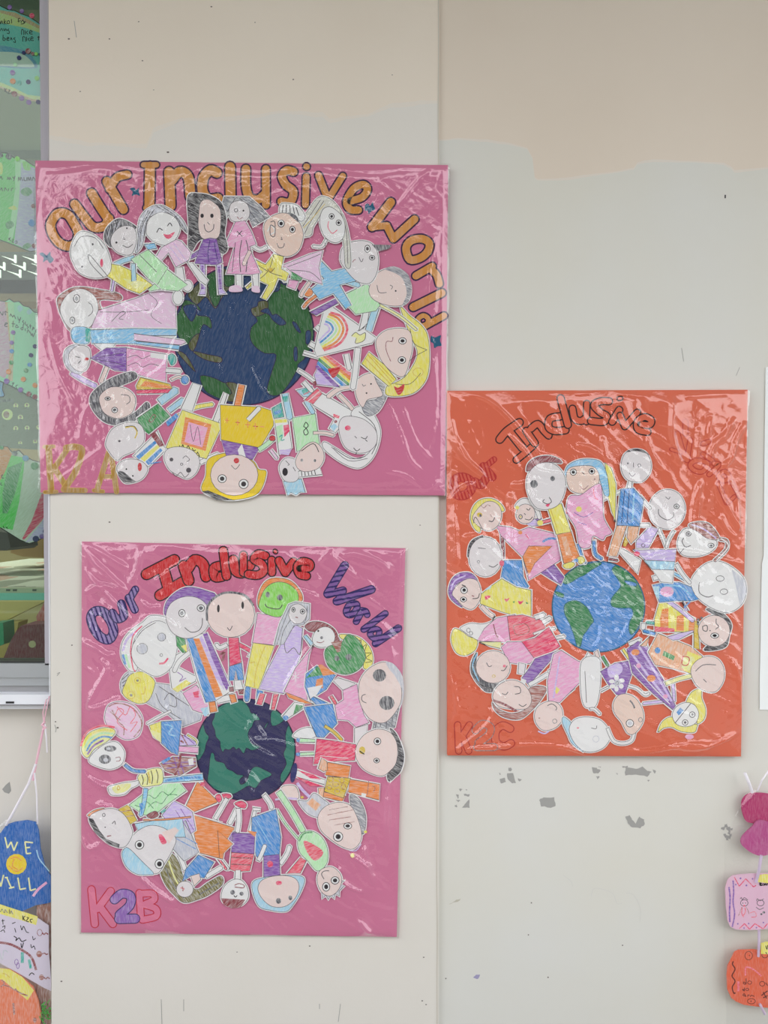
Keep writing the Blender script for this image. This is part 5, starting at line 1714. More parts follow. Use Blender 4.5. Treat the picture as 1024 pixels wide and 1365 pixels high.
mb = MB(); yy = 1.9
mb.box((at(-200,0,yy)[0], yy, at(0,402,yy)[2]), (at(75,0,yy)[0], yy+.12, at(0,373,yy)[2]), simple('brown_beam', (150,128,88), .7))
mb.box((at(-200,0,yy)[0], yy, at(0,339,yy)[2]), (at(75,0,yy)[0], yy+.12, at(0,322,yy)[2]), simple('brown_beam', (150,128,88), .7))
tag(mb.build('wooden_beam'), 'brown wooden beam running under and over the ceiling light in the classroom', 'beam')

# low cupboard with a patterned top
cy0 = 0.55; tz = at(0, 784, cy0)[2]
cab = empty('cupboard', at(20, 900, cy0), 'pale cupboard with chevron patterned top and turquoise edge inside the window', 'cupboard')
mb = MB(); xa = at(-260, 0, cy0)[0]; xb = at(80, 0, cy0)[0]
TAN = simple('cupboard_tan', (196,178,132), .6)
mb.box((xa, cy0+.01, 0.02), (xb, cy0+1.3, tz-.012), TAN); mb.build('body', cab)
mt, nt, b = new_mat('chevron_top'); MATS['chev'] = mt
tc = nt.nodes.new('ShaderNodeTexCoord'); mp = nt.nodes.new('ShaderNodeMapping'); ck = nt.nodes.new('ShaderNodeTexVoronoi')
mp.inputs['Scale'].default_value = (9, 3.5, 1); mp.inputs['Rotation'].default_value = (0, 0, .6)
ck.inputs['Scale'].default_value = 1.6; ck.distance = 'MANHATTAN'
rp = nt.nodes.new('ShaderNodeValToRGB'); rp.color_ramp.interpolation = 'CONSTANT'
rp.color_ramp.elements[0].color = lin((150,150,138)); rp.color_ramp.elements[1].position = .62; rp.color_ramp.elements[1].color = lin((200,160,148))
e = rp.color_ramp.elements.new(.3); e.color = lin((212,210,200))
nt.links.new(tc.outputs['Object'], mp.inputs[0]); nt.links.new(mp.outputs[0], ck.inputs['Vector']); nt.links.new(ck.outputs['Color'], rp.inputs[0]); nt.links.new(rp.outputs[0], b.inputs['Base Color'])
mb = MB(); mb.box((xa, cy0, tz-.012), (xb, cy0+1.3, tz), mt); mb.build('top', cab)
mb = MB(); mb.box((xa, cy0-.006, at(0,791,cy0)[2]), (xb, cy0+.009, at(0,783.5,cy0)[2]), simple('label_rail', (190,190,168), .6))
for a in (10, 19, 45): mb.box((at(a,0,cy0)[0], cy0-.008, at(0,787.6,cy0)[2]), (at(a+5,0,cy0)[0], cy0-.006, at(0,785,cy0)[2]), simple('rail_mark', (90,96,92), .6))
mb.build('label_rail', cab)
mb = MB(); mb.box((xa, cy0-.02, at(0,800,cy0-.02)[2]), (xb, cy0+.009, at(0,791,cy0-.02)[2]), simple('turquoise_edge', (126,206,200), .4)); mb.build('edge_strip', cab)
# brown box lying behind on the cupboard
mb = MB(); yy = 1.3
mb.prism([(at(a,b_,yy)[0], at(a,b_,yy)[2]) for a, b_ in [(18,716),(70,716),(70,744),(30,742),(14,737)]], yy, yy+.3, simple('kraft_board', (170,134,84), .8))
tag(mb.build('cardboard_box'), 'brown cardboard box standing on the patterned cupboard top behind the glass', 'box')
mb = MB(); yy = 1.0
mb.prism([(at(a,b_,yy)[0], at(a,b_,yy)[2]) for a, b_ in [(-40,706),(10,710),(14,730),(8,734),(-40,734)]], yy, yy+.2, simple('dark_bin', (62,60,60), .6))
tag(mb.build('storage_bin'), 'dark grey bin on the cupboard at the left edge of the picture', 'bin')
# things between cupboard and glass
def card(name, label, cat, crop, y, pts, mat, th=.003, closed_smooth=False):
    ox, oy, s = CROP[crop]
    q = [(ox+a*s, oy+b_*s) for a, b_ in (smooth(pts) if closed_smooth else pts)]
    w = [P(a, b_, y) for a, b_ in q]
    mb = MB(); mb.prism([(p[0], p[2]) for p in w], y, y+th, mat)
    cx = sum(p[0] for p in w)/len(w); z_ = min(p[2] for p in w)
    o = mb.build(name, None, (cx, y, z_)); tag(o, label, cat)
    return o
yb = 0.16
bag = card('cloth_bag', 'dark maroon bag with a round button standing inside the window corner', 'bag', 'L5', yb, [(20,480),(70,360),(110,290),(140,262),(330,250),(330,490),(20,495)], paper('maroon_cloth', (112,50,66), .12, rough=.9), .12)
mb = MB(); q = at(43.5, 858.5, yb)
mb.flat([(q[0]+.0075*math.cos(t*.5236), q[2]+.0075*math.sin(t*.5236)) for t in range(12)], yb-.002, simple('button_gold', (186,176,140), .35)); mb.prism([(q[0]+.007*math.cos(t*.5236), q[2]+.007*math.sin(t*.5236)) for t in range(12)], yb-.0018, yb, simple('button_gold', (186,176,140), .35))
mb.build('button', bag)
card('storage_tub', 'small green plastic tub at the far left inside the window', 'tub', 'L5', yb+.03, [(-60,250),(20,244),(26,380),(0,395),(-60,400)], simple('green_plastic', (40,140,104), .4), .05)
card('wooden_ramp_board', 'yellow tan board leaning inside the window under the turquoise edge', 'board', 'L5', yb+.25, [(-60,105),(290,105),(130,185),(20,240),(-60,250)], simple('tan_board', (206,186,120), .6), .02)
card('picture_book', 'red and pink picture book lying above the maroon bag', 'book', 'L5', yb+.06, [(235,205),(290,110),(330,105),(330,255),(240,235)], paper('book_red', (190,96,96), .3), .02)
card('fabric_cushion', 'dull yellow cushion behind the maroon bag', 'cushion', 'L5', yb+.2, [(-60,250),(120,240),(110,300),(60,380),(20,480),(-60,480)], simple('ochre_fabric', (180,158,96), .9), .05)

# ------------------------------------------------------------------ children's cards stuck inside the glass
YC = YG + .006
def card_sheet(label, name='thank_you_card'):
    r = empty(name, P(25, 100, YC), label, 'card', 'thank you cards stuck on the window')
    return r
def gems(sh, root, L):
    for col, cx, cy, r in L:
        mb = MB(); c = sh.pt((cx, cy)); rr = r*CROP[sh.crop][2]*K(YC)
        for k in range(1):
            ring = [(c[0]+rr*math.cos(t*.6283), c[1]+rr*math.sin(t*.6283)) for t in range(10)]
            mb.prism(ring, sh.y-.002, sh.y, pm(col))
        mb.build('gem', root)
def simple_card(label, crop, pts, colour, patches, marks, gem, smooth_it=False, loc=None, y=None):
    yy = y or YC
    ox, oy, s = CROP[crop]
    xs = [ox+p[0]*s for p in pts]; ys_ = [oy+p[1]*s for p in pts]
    r = empty('thank_you_card', P(sum(xs)/len(xs), max(ys_), yy), label, 'card', 'thank you cards stuck on the window')
    sh = Sheet(r, yy, yy); sh.crop = crop
    q = sh.pts(smooth(pts) if smooth_it else pts)
    mb = MB(); mb.prism(q, yy, yy+.001, pm(colour)); mb.ribbon(q, yy-.00005, 1.2*K(yy), pm('ink'), closed=True)
    mb.build('paper', r)
    mb = MB(); sh.up(3)
    for t in patches:
        sh.up(); sh.mark(mb, t[0], t[1], t[2].split())
    if patches: mb.build('colouring', r)
    mb = MB(); sh.up(2)
    for L in marks.strip().splitlines():
        sh.mark(mb, 'm', 'ink', ['1.0'] + L.split())
    if marks.strip(): mb.build('handwriting', r)
    sh.up(2); gems(sh, r, gem)
    return r
PAL.update({'aqua': ((110,190,190), .2), 'seafoam': ((150,206,176), .2), 'fgreen': ((90,190,90), .25), 'dgrey': ((128,134,118), .1), 'sea': ((92,150,190), .3)})
simple_card('blue green oval card with a pale eye shape and the words being nice to', 'L1',
    [(-200,60),(-60,20),(0,45),(60,75),(120,85),(170,110),(230,130),(280,165),(335,200),(430,260),(430,700),(345,800),(290,800),(200,770),(120,740),(60,700),(0,665),(-120,600),(-260,400)], 'aqua',
    [('P','peach','0,80 120,100 200,140 345,220 345,245 220,185 100,130 0,100'),('P','paleyellow','0,100 100,130 240,195 345,245 345,270 200,220 0,180'),
     ('C','sea','-100,360 0,358 120,380 220,410 290,500 280,540 120,540 0,530 -100,560'),('C','white','-100,410 0,408 120,415 200,440 272,520 200,530 0,520 -100,530'),
     ('P','paleyellow','0,650 100,690 220,750 345,765 345,800 280,795 130,740 0,680'),('P','peach','0,680 120,730 260,785 345,795 345,805 250,800 100,740 0,695')],
    '''0,165 5,190 15,165 22,190
35,150 32,195
48,165 36,178 50,192
60,165 55,185 75,185 72,165 60,165
90,150 92,185
150,180 145,150 160,145
140,168 165,165
165,180 180,160 190,185 165,190
195,185 195,170 205,175
0,245 12,225 22,245
30,225 32,245
38,245 45,228 55,245
72,228 60,238 72,245 72,265 55,262
170,275 172,235 185,240 188,275
198,240 200,275
222,245 208,255 222,272
235,258 255,250 240,240 235,265 258,270
25,275 25,320 45,310 28,298
55,308 72,302 60,295 55,318 75,318
85,318 88,298 98,318
122,298 108,305 120,318 122,335 105,330
180,330 182,290 200,300 202,330
210,290 212,325
235,300 222,310 235,325
240,310 262,302 250,290 242,318 268,320
305,285 306,320
295,295 315,295
325,300 318,315 332,318 325,300
35,695 40,730
55,700 42,712 58,735
65,712 78,712 65,738 82,740
100,725 88,735 98,748''',
    [('purple',80,62,18),('purple',175,92,17),('crimson',255,128,20),('purple',330,178,18),('maroon',225,408,22),('navy',190,420,14),('maroon',262,428,14),('lime',288,430,14),('navy',325,435,15),('navy',153,460,17),('palegreen',123,515,15),('orange',332,503,16),('purple',332,565,18),('purple',102,577,20),('lime',295,622,18),('orange',104,645,22),('teal',156,658,18),('navy',226,650,18),('maroon',117,746,22),('purple',174,779,20),('purple',230,812,20),('navy',305,810,18)])
simple_card('bright green and lilac card with the words my mummy', 'L2',
    [(-200,30),(0,20),(60,25),(110,60),(200,80),(260,120),(330,140),(350,800),(290,790),(240,805),(180,780),(80,740),(0,710),(-200,640)], 'fgreen',
    [('P','palegreen','120,60 200,80 180,300 100,700 60,730 120,300'),('P','lilac','170,100 290,150 300,790 240,800 110,740 150,400'),('C','yellow','0,100 20,120 20,180 0,190'),('C','lime','180,90 230,110 240,160 190,150'),('C','green','165,320 215,295 255,330 220,365 175,350'),('C','green','45,580 90,560 110,600 60,625'),('C','green','180,760 220,735 250,760 200,785'),('C','yellow','65,460 110,440 135,465 110,475')],
    '''0,225 8,210 20,235
60,235 62,215 75,235 78,215 90,235
100,210 110,225 120,205 108,245
145,245 148,215 160,240 165,215 180,245
190,215 192,240 210,240 212,215
220,245 222,215 235,240 240,215 252,245
258,240 262,215 280,240
0,320 12,300 20,325
35,325 40,300 55,320
65,325 68,305
90,325 92,305 105,303
120,305 122,308
70,695 72,715
85,692 75,702 86,718
95,705 106,708 96,728 110,730
120,722 132,718 135,735 120,735''',
    [('charcoal',5,42,20),('charcoal',72,52,24),('blue',255,578,28),('maroon',265,445,16),('maroon',272,760,18),('lime',140,72,20)])
simple_card('pale mint scalloped card with the words my sister and to draw', 'L3',
    [(-60,0),(40,10),(75,-10),(110,15),(150,10),(185,45),(230,55),(270,95),(330,100),(400,120),(400,840),(285,790),(190,735),(80,675),(0,640),(-60,620)], 'seafoam',
    [('P','pink','-60,0 40,15 60,180 80,400 70,560 40,620 0,600 -60,560'),('P','peach','40,15 105,20 115,200 100,640 60,640 80,400'),('P','palegreen','60,20 110,20 115,200 100,400 80,300'),('C','paleblue','135,60 160,40 180,70 155,95'),('C','paleblue','210,90 235,70 255,95 225,115')],
    '''0,90 20,120 25,90
45,120 40,90 60,100
80,130 85,110 100,135 110,120 125,150
140,130 150,160 165,135 150,180
190,160 178,170 190,185 180,200
200,170 202,200
222,190 210,200 225,215 212,225
240,190 240,225
232,205 250,205
255,230 270,225 262,215 255,240
282,255 285,235 300,235
35,195 60,185 45,180 38,205 60,210
105,165 102,215
92,185 120,190
130,195 125,215 145,215 130,195
185,190 180,235 165,225 180,215
200,225 202,245
215,260 222,235 235,258
240,250 248,280 256,265 262,290 275,260
95,660 110,655 95,685 118,690
140,672 125,680 135,700''',
    [('purple',106,257,17),('purple',94,337,17),('blue',95,405,17),('green',90,495,17),('orange',70,568,20),('purple',55,642,22),('navy',279,367,17),('navy',247,437,17),('blue',237,512,17),('green',208,557,17),('orange',187,627,20),('orange',279,675,20),('purple',165,710,20),('maroon',230,743,20),('maroon',279,765,20)])
simple_card('narrow blue curled card tip at the far left edge below the mint card', 'L3',
    [(-60,430),(0,450),(20,500),(35,600),(20,700),(35,750),(10,765),(-60,740)], 'blue', [], '', [], True, y=YC+.004)
# grey sheet with portrait icons
pr = empty('portrait_chart', P(30, 600, YC+.006), 'grey green printed chart with rows of small portrait icons on the window', 'chart')
sh = Sheet(pr, YC+.006, YC+.006); sh.crop = 'L3'
mb = MB(); mb.prism(sh.pts([(-80,640),(60,650),(320,740),(320,1185),(-80,1160)]), sh.y, sh.y+.001, pm('dgrey')); mb.build('paper', pr)
sh.up(3); mb = MB()
for cx, cy, r in [(125,835,20),(213,833,20),(162,928,22),(125,1015,20),(215,1012,20),(305,1005,18),(278,1120,18),(160,1130,16),(58,905,44)]:
    sh.mark(mb, 'f', 'paleyellow', ['%d,%d,%d,%d' % (cx, cy, r, r)])
sh.up(2)
for cx, cy, r in [(125,828,9),(213,828,9),(162,922,10),(125,1010,9),(215,1006,9),(305,1000,9),(278,1112,9),(160,1122,7),(50,905,24)]:
    sh.mark(mb, 'f', 'brown', ['%d,%d,%d,%d' % (cx, cy, r, r*1.2)]); 
for cx, cy, r in [(125,850,9),(213,850,9),(162,945,10),(125,1028,9),(215,1026,9),(278,1138,10),(160,1142,10)]:
    sh.mark(mb, 'f', 'charcoal', ['%d,%d,%d,%d' % (cx, cy, r*1.3, r*.7)])
mb.build('portrait_icons', pr)
sh.up(1); mb = MB()
for L in '''0,790 8,780 15,790 8,805 0,795
22,785 30,805 38,788 46,805 52,785
60,785 62,805
70,805 74,785 86,805
105,785 92,792 105,805 105,820 92,815'''.splitlines(): sh.mark(mb, 'm', 'charcoal', ['1.3']+L.split())
mb.build('handwriting', pr)
simple_card('green, grey and lilac striped card hanging lowest on the window', 'L4',
    [(-120,10),(0,25),(60,35),(100,80),(150,60),(200,110),(260,140),(330,160),(420,170),(400,680),(360,740),(290,780),(230,798),(160,770),(80,720),(0,670),(-120,600)], 'ash',
    [('P','orange','-120,20 60,35 95,90 20,300 0,310 -120,300'),('P','fgreen','90,100 195,120 180,330 150,480 100,690 0,670 0,300 40,230'),('P','green','60,200 180,150 120,400 60,560 20,560 20,400'),('P','ash','200,130 330,170 320,400 260,640 170,770 100,700 150,480'),('P','crimson','330,400 385,410 385,520 330,620 190,770 175,760 250,620 300,480'),('P','lilac','385,520 385,700 290,770 200,790 330,630')],
    '''25,255 12,262 20,282 32,278
10,315 5,330 20,338
25,660 35,680
45,665 62,680''',
    [('blue',205,123,24),('green',275,185,30),('charcoal',118,85,20),('navy',285,760,24),('purple',335,740,20),('navy',365,700,22),('green',15,40,16)], y=YC+.001)

# ================================================================== posters
def pink_paper(name, rgb, rgb2):
    return paint(name, rgb, rough=.6, bump=0.0001, rgb2=rgb2, bscale=25, spec=.2)
PINK = pink_paper('pink_card', (202,114,148), (206,120,154))
PINK2 = pink_paper('pink_card_lower', (202,116,150), (206,122,156))
ORNG = pink_paper('orange_card', (214,102,74), (218,108,80))
FILM = film_mat('clear_plastic_film', 1.55, rough=.05, bump=0.0010)

def poster(label, corners, yb, th, mat, tape):
    """board in the outline seen, yb = back face"""
    yf = yb - th
    q = [P(a, b, yf) for a, b in corners]
    cx = sum(p[0] for p in q)/len(q); zb_ = min(p[2] for p in q)
    r = empty('poster', (cx, yb, zb_), label, 'poster')
    mb = MB(); mb.prism([(p[0], p[2]) for p in q], yf, yb, mat); mb.build('backing_board', r)
    return r, yf

def film(root, ymin, corners, yf, lift, folds, seed, amp=1.0, crop_rough=(), step=2.2, skirt=2.5, fold=1.3, wide=1.0):
    """crumpled clear sleeve: a height field over the board with measured folds"""
    xs = [c[0] for c in corners]; ys_ = [c[1] for c in corners]
    (x0, y0), (x1, y1), (x2, y2), (x3, y3) = corners   # tl tr br bl
    nu = int((max(xs)-min(xs))/step); nv = int((max(ys_)-min(ys_))/step)
    U, V = np.meshgrid(np.linspace(0, 1, nu), np.linspace(0, 1, nv))
    X = (1-V)*((1-U)*(x0-skirt)+U*(x1+skirt)) + V*((1-U)*(x3-skirt)+U*(x2+skirt))
    Y = (1-V)*((1-U)*(y0-skirt*.6)+U*(y1-skirt*.6)) + V*((1-U)*(y3+skirt*.6)+U*(y2+skirt*.6))
    X = X + (np.sin(Y*.11+seed)*.5+np.sin(Y*.037)*.6)*((U < .01)|(U > .99)); Y = Y + (np.sin(X*.09+seed)*.6)*((V < .01)|(V > .99))
    H = np.zeros_like(X)
    for j in range(nv):
        for i in range(nu):
            x = X[j, i]; y = Y[j, i]
            n1 = noise.noise((x*.012+seed, y*.010, 0)); n2 = noise.noise((x*.035+9, y*.022+seed, 3))
            q = x*.8+y*.6; w = -x*.6+y*.8
            n3 = 1-abs(noise.noise((q*.02, w*.055+seed, 7)))*2
            H[j, i] = n1*1.9 + n2*.75 + (n3**3 if n3 > 0 else 0)*.6
    H *= amp
    rs = np.random.RandomState(int(seed*10))
    for (crop, hgt, wid, pts) in folds:
        ox, oy, s = CROP[crop]
        L = [(ox+a*s, oy+b*s) for a, b in smooth(pts, False, 4)]
        D = np.full_like(X, 1e9); T = np.zeros_like(X); n = len(L)-1
        for k in range(n):
            ax, ay = L[k]; bx, by = L[k+1]
            vx, vy = bx-ax, by-ay; ll = vx*vx+vy*vy+1e-9
            t = np.clip(((X-ax)*vx+(Y-ay)*vy)/ll, 0, 1)
            d = np.hypot(X-ax-t*vx, Y-ay-t*vy)
            T = np.where(d < D, (k+t)/n, T); D = np.minimum(D, d)
        taper = np.clip(np.minimum(T, 1-T)*6+.15, 0, 1)
        H += fold*hgt*np.exp(-(D/(wid*wide))**2)*taper
    for (crop, cx, cy, rx, ry, a) in crop_rough:   # crinkled patches
        ox, oy, s = CROP[crop]
        M = np.exp(-(((X-ox-cx*s)/(rx*s))**2+((Y-oy-cy*s)/(ry*s))**2))
        idx = np.argwhere(M > .05)
        for j, i in idx:
            x = X[j, i]; y = Y[j, i]
            H[j, i] += a*M[j, i]*(noise.noise((x*.16, y*.13, seed))+.6*noise.noise((x*.3, y*.3, 1)))
    E = np.minimum(np.minimum(U*nu, (1-U)*nu), np.minimum(V*nv, (1-V)*nv))
    wob = 1+.6*np.sin(X*.045+seed)*np.sin(Y*.038+2*seed)
    edge = np.clip(E/(9*wob), 0, 1)**.7
    Z = np.maximum(yf - (lift + H*SC)*edge, -1)
    Z = np.where(E > 1, np.minimum(Z, yf-(yf-ymin+.0005)*np.clip(E/(4*wob), .3, 1)), yf+.0004)
    k = (DIST+Z)*SC/DIST
    yref = yf; kk = K(yref)
    WX = (X-512)*kk; WZ = EYE-(Y-682.5)*kk
    lx, ly, lz = root.location
    verts = [(float(WX[j, i])-lx, float(Z[j, i])-ly, float(WZ[j, i])-lz) for j in range(nv) for i in range(nu)]
    faces = [(j*nu+i, (j+1)*nu+i, (j+1)*nu+i+1, j*nu+i+1) for j in range(nv-1) for i in range(nu-1)]
    me = bpy.data.meshes.new('plastic_sleeve'); me.from_pydata(verts, [], faces)
    me.materials.append(FILM); me.polygons.foreach_set('use_smooth', [True]*len(faces)); me.update()
    o = bpy.data.objects.new('plastic_sleeve', me); COL.objects.link(o); o.parent = root
    o['label'] = 'crumpled clear plastic sleeve'
    return o

def globe(sh, crop, cx, cy, rx, ry, sea, lands, line, label):
    sh.crop = crop; sh.up(2)
    c = oval(cx, cy, rx, ry, n=72)
    mb = MB(); mb.flat(sh.pts(c), sh.y, pm(sea))
    gy = sh.y
    o = mb.build('paper_globe', sh.root); o['label'] = label
    mb = MB(); sh.up(.5)
    inside = lambda p: (((p[0]-cx)/rx)**2+((p[1]-cy)/ry)**2)
    for ln in lands.strip().splitlines():
        t = ln.split(); pts = smooth(nums(t[1:]), True, 3)
        q = []
        for p in pts:
            f = inside(p)
            if f > .985:
                k = math.sqrt(.985/f); p = (cx+(p[0]-cx)*k, cy+(p[1]-cy)*k)
            q.append(p)
        sh.up(.4)
        mb.flat(sh.pts(q), sh.y, pm(t[0]))
        mb.ribbon(sh.pts(q), sh.y-5e-6, .9*K(sh.yref), line, closed=True)
    mb.build('land', o)
    mb = MB(); sh.up(.5); mb.ribbon(sh.pts(c), sh.y, 1.6*K(sh.yref), line, closed=True); mb.build('rim_line', o)

# ---------------------------------------------------------------- poster K2A
cA = [(47,214),(597.5,220),(593.5,660.5),(54,656.5)]
rA, yA = poster('wide pink poster with gold lettering Our Inclusive World and K2A, topmost of the three', cA, -0.001, .004, PINK, None)
sA = Sheet(rA, yA, yA)
GOLD = paper('gold_poster_paint', (206,142,66), .12, scale=160)
PLUM = paper('plum_marker', (52,30,70), 0)
sA.lettering('painted word our in gold with plum outline', GOLD, PLUM, 42, '''
@A1
O 98,330 130,282 175,285 205,325 228,375 215,420 180,435 140,420 108,380
210,237 258,300 300,345 350,340 372,305
+290,185 330,250 372,312
S 362,130 440,262
+w38 375,165 410,112 458,98
''')
sA.lettering('painted word Inclusive in gold with plum outline', GOLD, PLUM, 46, '''
@A1
S 565,60 562,250
+w26 S 535,52 595,52
+w24 S 545,255 590,255
S 655,85 662,245
+668,125 705,85 745,110 755,200
880,90 850,78 818,110 812,170 838,212 885,210
S 942,62 945,235
@A2
w40 28,72 28,150 45,205 85,215 118,190
+w36 S 122,72 122,240
w38 252,85 220,78 198,105 215,145 250,175 245,215 225,230 195,225
w32 S 312,108 308,240
+w30 S 313,60 314,61
w32 S 370,102 415,215
+w30 S 415,215 484,105
w34 520,222 575,205 600,168 580,145 535,165 502,225 520,262 558,265
''')
sA.lettering('painted word World in gold with plum outline', GOLD, PLUM, 36, '''
@A2
w40 S 710,228 622,345
+w32 S 622,345 692,338
+w34 S 690,338 722,400
+w36 S 722,400 822,308
O 782,445 805,410 855,400 890,420 885,458 850,490 800,498
w34 S 828,575 905,530
+w34 895,540 925,570 938,612
w36 S 815,722 950,655
w30 S 850,822 960,762
+w22 O 838,780 862,762 885,775 880,800 850,808
''')
sA.lettering('gold painted class name K2A', paper('dull_gold_paint', (176,136,62), .3, scale=200), 'mustard', 26, '''
@A3
S 88,595 100,790
+w22 S 180,590 108,695
+w24 S 112,680 178,785
+w14 S 68,585 112,583
+w14 S 70,798 125,796
170,590 215,585 245,605 215,700 160,785
+w20 S 160,788 260,790
w22 S 378,590 318,780
+w22 S 378,590 408,795
+w18 S 350,725 400,725
+w14 S 300,790 345,795
''', edge=.5)
mb = MB(); sA.up(1)
for crop, pts in [('A1', [(470,165),(490,160),(500,170),(515,160),(512,178),(518,198),(500,192),(480,198),(484,180)]),('A1',[(45,472),(60,465),(78,478),(95,462),(98,480),(112,498),(95,515),(80,500),(62,510),(65,490)]),
                  ('A2',[(590,240),(605,235),(612,245),(625,228),(630,245),(636,262),(618,272),(605,285),(602,268),(588,268)]),('A4',[(900,62),(918,70),(945,60),(942,85),(950,108),(930,112),(915,120),(910,98),(898,90)])]:
    sA.crop = crop
    mb = MB(); mb.flat(sA.pts(smooth(pts)), sA.y, paper('blue_green_paint', (30,92,124), 0))
    mb.build('painted_star', rA)
globe(sA, 'AG', 500, 530, 468, 468, 'navyblue', GLOBE_A, PLUM, 'navy globe with dark green land')
sA.figures(FIG_A)
foldsA = [('A1',1.6,1.6,[(60,480),(110,540),(150,600)]),('A1',1.8,1.5,[(80,520),(100,600),(130,660)]),('A1',1.2,1.4,[(540,90),(600,130),(610,185)]),('A1',1.2,1.3,[(500,130),(560,125),(620,150)]),
 ('A1',1.2,1.6,[(60,380),(120,440),(200,560),(260,610)]),('A1',1.3,1.5,[(50,690),(100,700),(120,790)]),('A3',1.5,1.8,[(60,350),(52,500),(55,640),(60,795)]),
 ('A3',1.6,1.6,[(60,806),(150,798),(260,800),(390,806)]),('A3',1.5,1.3,[(80,800),(200,700),(350,590)]),('A3',1.4,1.3,[(90,806),(240,770),(420,740)]),('A3',1.4,1.5,[(240,570),(260,440),(300,380)]),
 ('A3',1.4,1.4,[(180,10),(190,90),(240,130)]),('A3',1.2,2,[(100,80),(150,250),(230,400)]),('A3',1.3,1.6,[(380,806),(420,780),(480,800)]),
 ('A4',1.7,1.5,[(955,0),(950,200),(950,420),(945,790)]),('A4',1.4,1.3,[(690,365),(760,520),(800,640),(860,700)]),('A4',1.2,1.3,[(760,380),(830,560),(900,640)]),('A4',1.6,2.2,[(885,790),(915,765),(935,740)]),
 ('A4',1.4,1.4,[(400,808),(600,800),(800,806),(950,806)]),('A2',1.2,1.3,[(690,120),(660,140),(690,170)]),('A2',1.1,1.8,[(740,260),(850,120),(930,60)]),('A2',1.1,1.4,[(880,680),(900,500),(950,330)]),
 ('A2',1.2,1.4,[(140,440),(180,520),(260,600)]),('A1',1.0,1.4,[(640,700),(560,760),(440,700)]),('A3',1.1,1.5,[(700,60),(640,200),(560,260)]),('A4',1.1,1.5,[(60,200),(120,320),(200,420)]),
 ('A4',1.3,1.3,[(680,700),(780,720),(860,780)]),('A1',.9,1.6,[(740,120),(820,60),(880,50)])]
film(rA, sA.y, cA, yA, .0076, foldsA, 1.7, .48, [('A1',120,560,90,130,1.0),('A3',300,450,160,160,.7),('A1',560,140,60,60,.9),('A4',800,560,140,180,.6),('A2',620,480,120,100,.5),('A3',250,730,200,90,.8),('A1',620,640,160,160,.5)])

# ---------------------------------------------------------------- poster K2B
cB = [(109,722),(540.5,731),(529,1249),(108,1243)]
rB, yB = poster('tall pink poster with red lettering Inclusive and K2B, lowest of the three', cB, -0.001, .004, PINK2, None)
sB = Sheet(rB, yB, yB)
LH = hatch('lilac_navy_hatch', (52,42,104), (150,132,182), .35, 42)
LH2 = hatch('violet_navy_hatch', (52,42,104), (132,96,160), 1.75, 36)
REDP = paper('red_poster_paint', (204,40,46), .12)
sB.lettering('hatched word Our', LH, paper('navy_marker', (48,42,92)), 46, '''
@B1
O 95,480 120,445 170,450 215,510 228,570 200,612 150,595 110,540
w40 222,455 250,490 290,470 275,400
w36 S 318,365 355,435
+w34 S 325,370 358,315
''', edge=1.5)
sB.lettering('red word Inclusive with black outline', REDP, 'ink', 50, '''
@B1
w58 S 425,225 590,140
+w62 S 520,180 560,320
+w58 S 505,350 660,260
w58 S 645,175 675,262
+w56 672,190 710,140 760,165 778,240
w50 860,175 825,190 832,240 875,238
w46 S 880,85 900,235
w52 940,140 955,205 1000,215 1040,170
@B2
w40 S 20,110 20,215
w44 150,115 110,105 85,135 130,165 140,205 105,230 50,225
w40 S 188,140 190,215
+w18 S 208,88 212,92
w44 S 232,145 270,215
+w42 S 270,215 318,150
w42 355,190 410,185 412,160 370,150 340,180 355,225 395,235
''', edge=1.7)
sB.lettering('hatched word World with navy outline', LH2, paper('navy_marker', (48,42,92)), 50, '''
@B2
w40 S 622,172 520,340
+w34 S 520,345 612,320
+w34 S 612,325 580,385
+w40 S 575,385 780,315
w30 O 632,440 655,402 690,402 692,432 665,462 640,462
w30 S 690,505 725,440
+w28 725,440 745,445 755,465
w30 S 735,552 862,458
w26 O 772,578 795,550 825,560 820,595 795,605
+w34 S 805,635 940,545
''', edge=1.5)
sB.lettering('red pencil K', paper('k2b_pink', (216,122,152)), paper('red_marker', (196,36,60)), 50, '''
@B3
w40 S 98,915 118,1120
+w40 S 212,925 135,1030
+w40 S 150,1020 225,1120
''', edge=1.2)
sB.lettering('red pencil B', paper('k2b_pink', (216,122,152)), paper('red_marker', (196,36,60)), 46, '''
@B3
w36 S 382,935 392,1085
+w36 400,940 460,940 470,975 420,1000
+w36 410,1005 480,1030 480,1075 400,1095
''', edge=1.2)
sB.lettering('purple shaded figure 2', paper('two_purple', (146,106,182), .25), 'navy', 46, '''
@B3
w48 235,975 280,940 330,955 325,1010 265,1065
+w50 S 262,1090 358,1088
''', edge=1.2)
globe(sB, 'BG', 512, 523, 438, 447, 'navyb', GLOBE_B, paper('navy_line', (36,30,62)), 'indigo globe with teal land')
sB.figures(FIG_B)
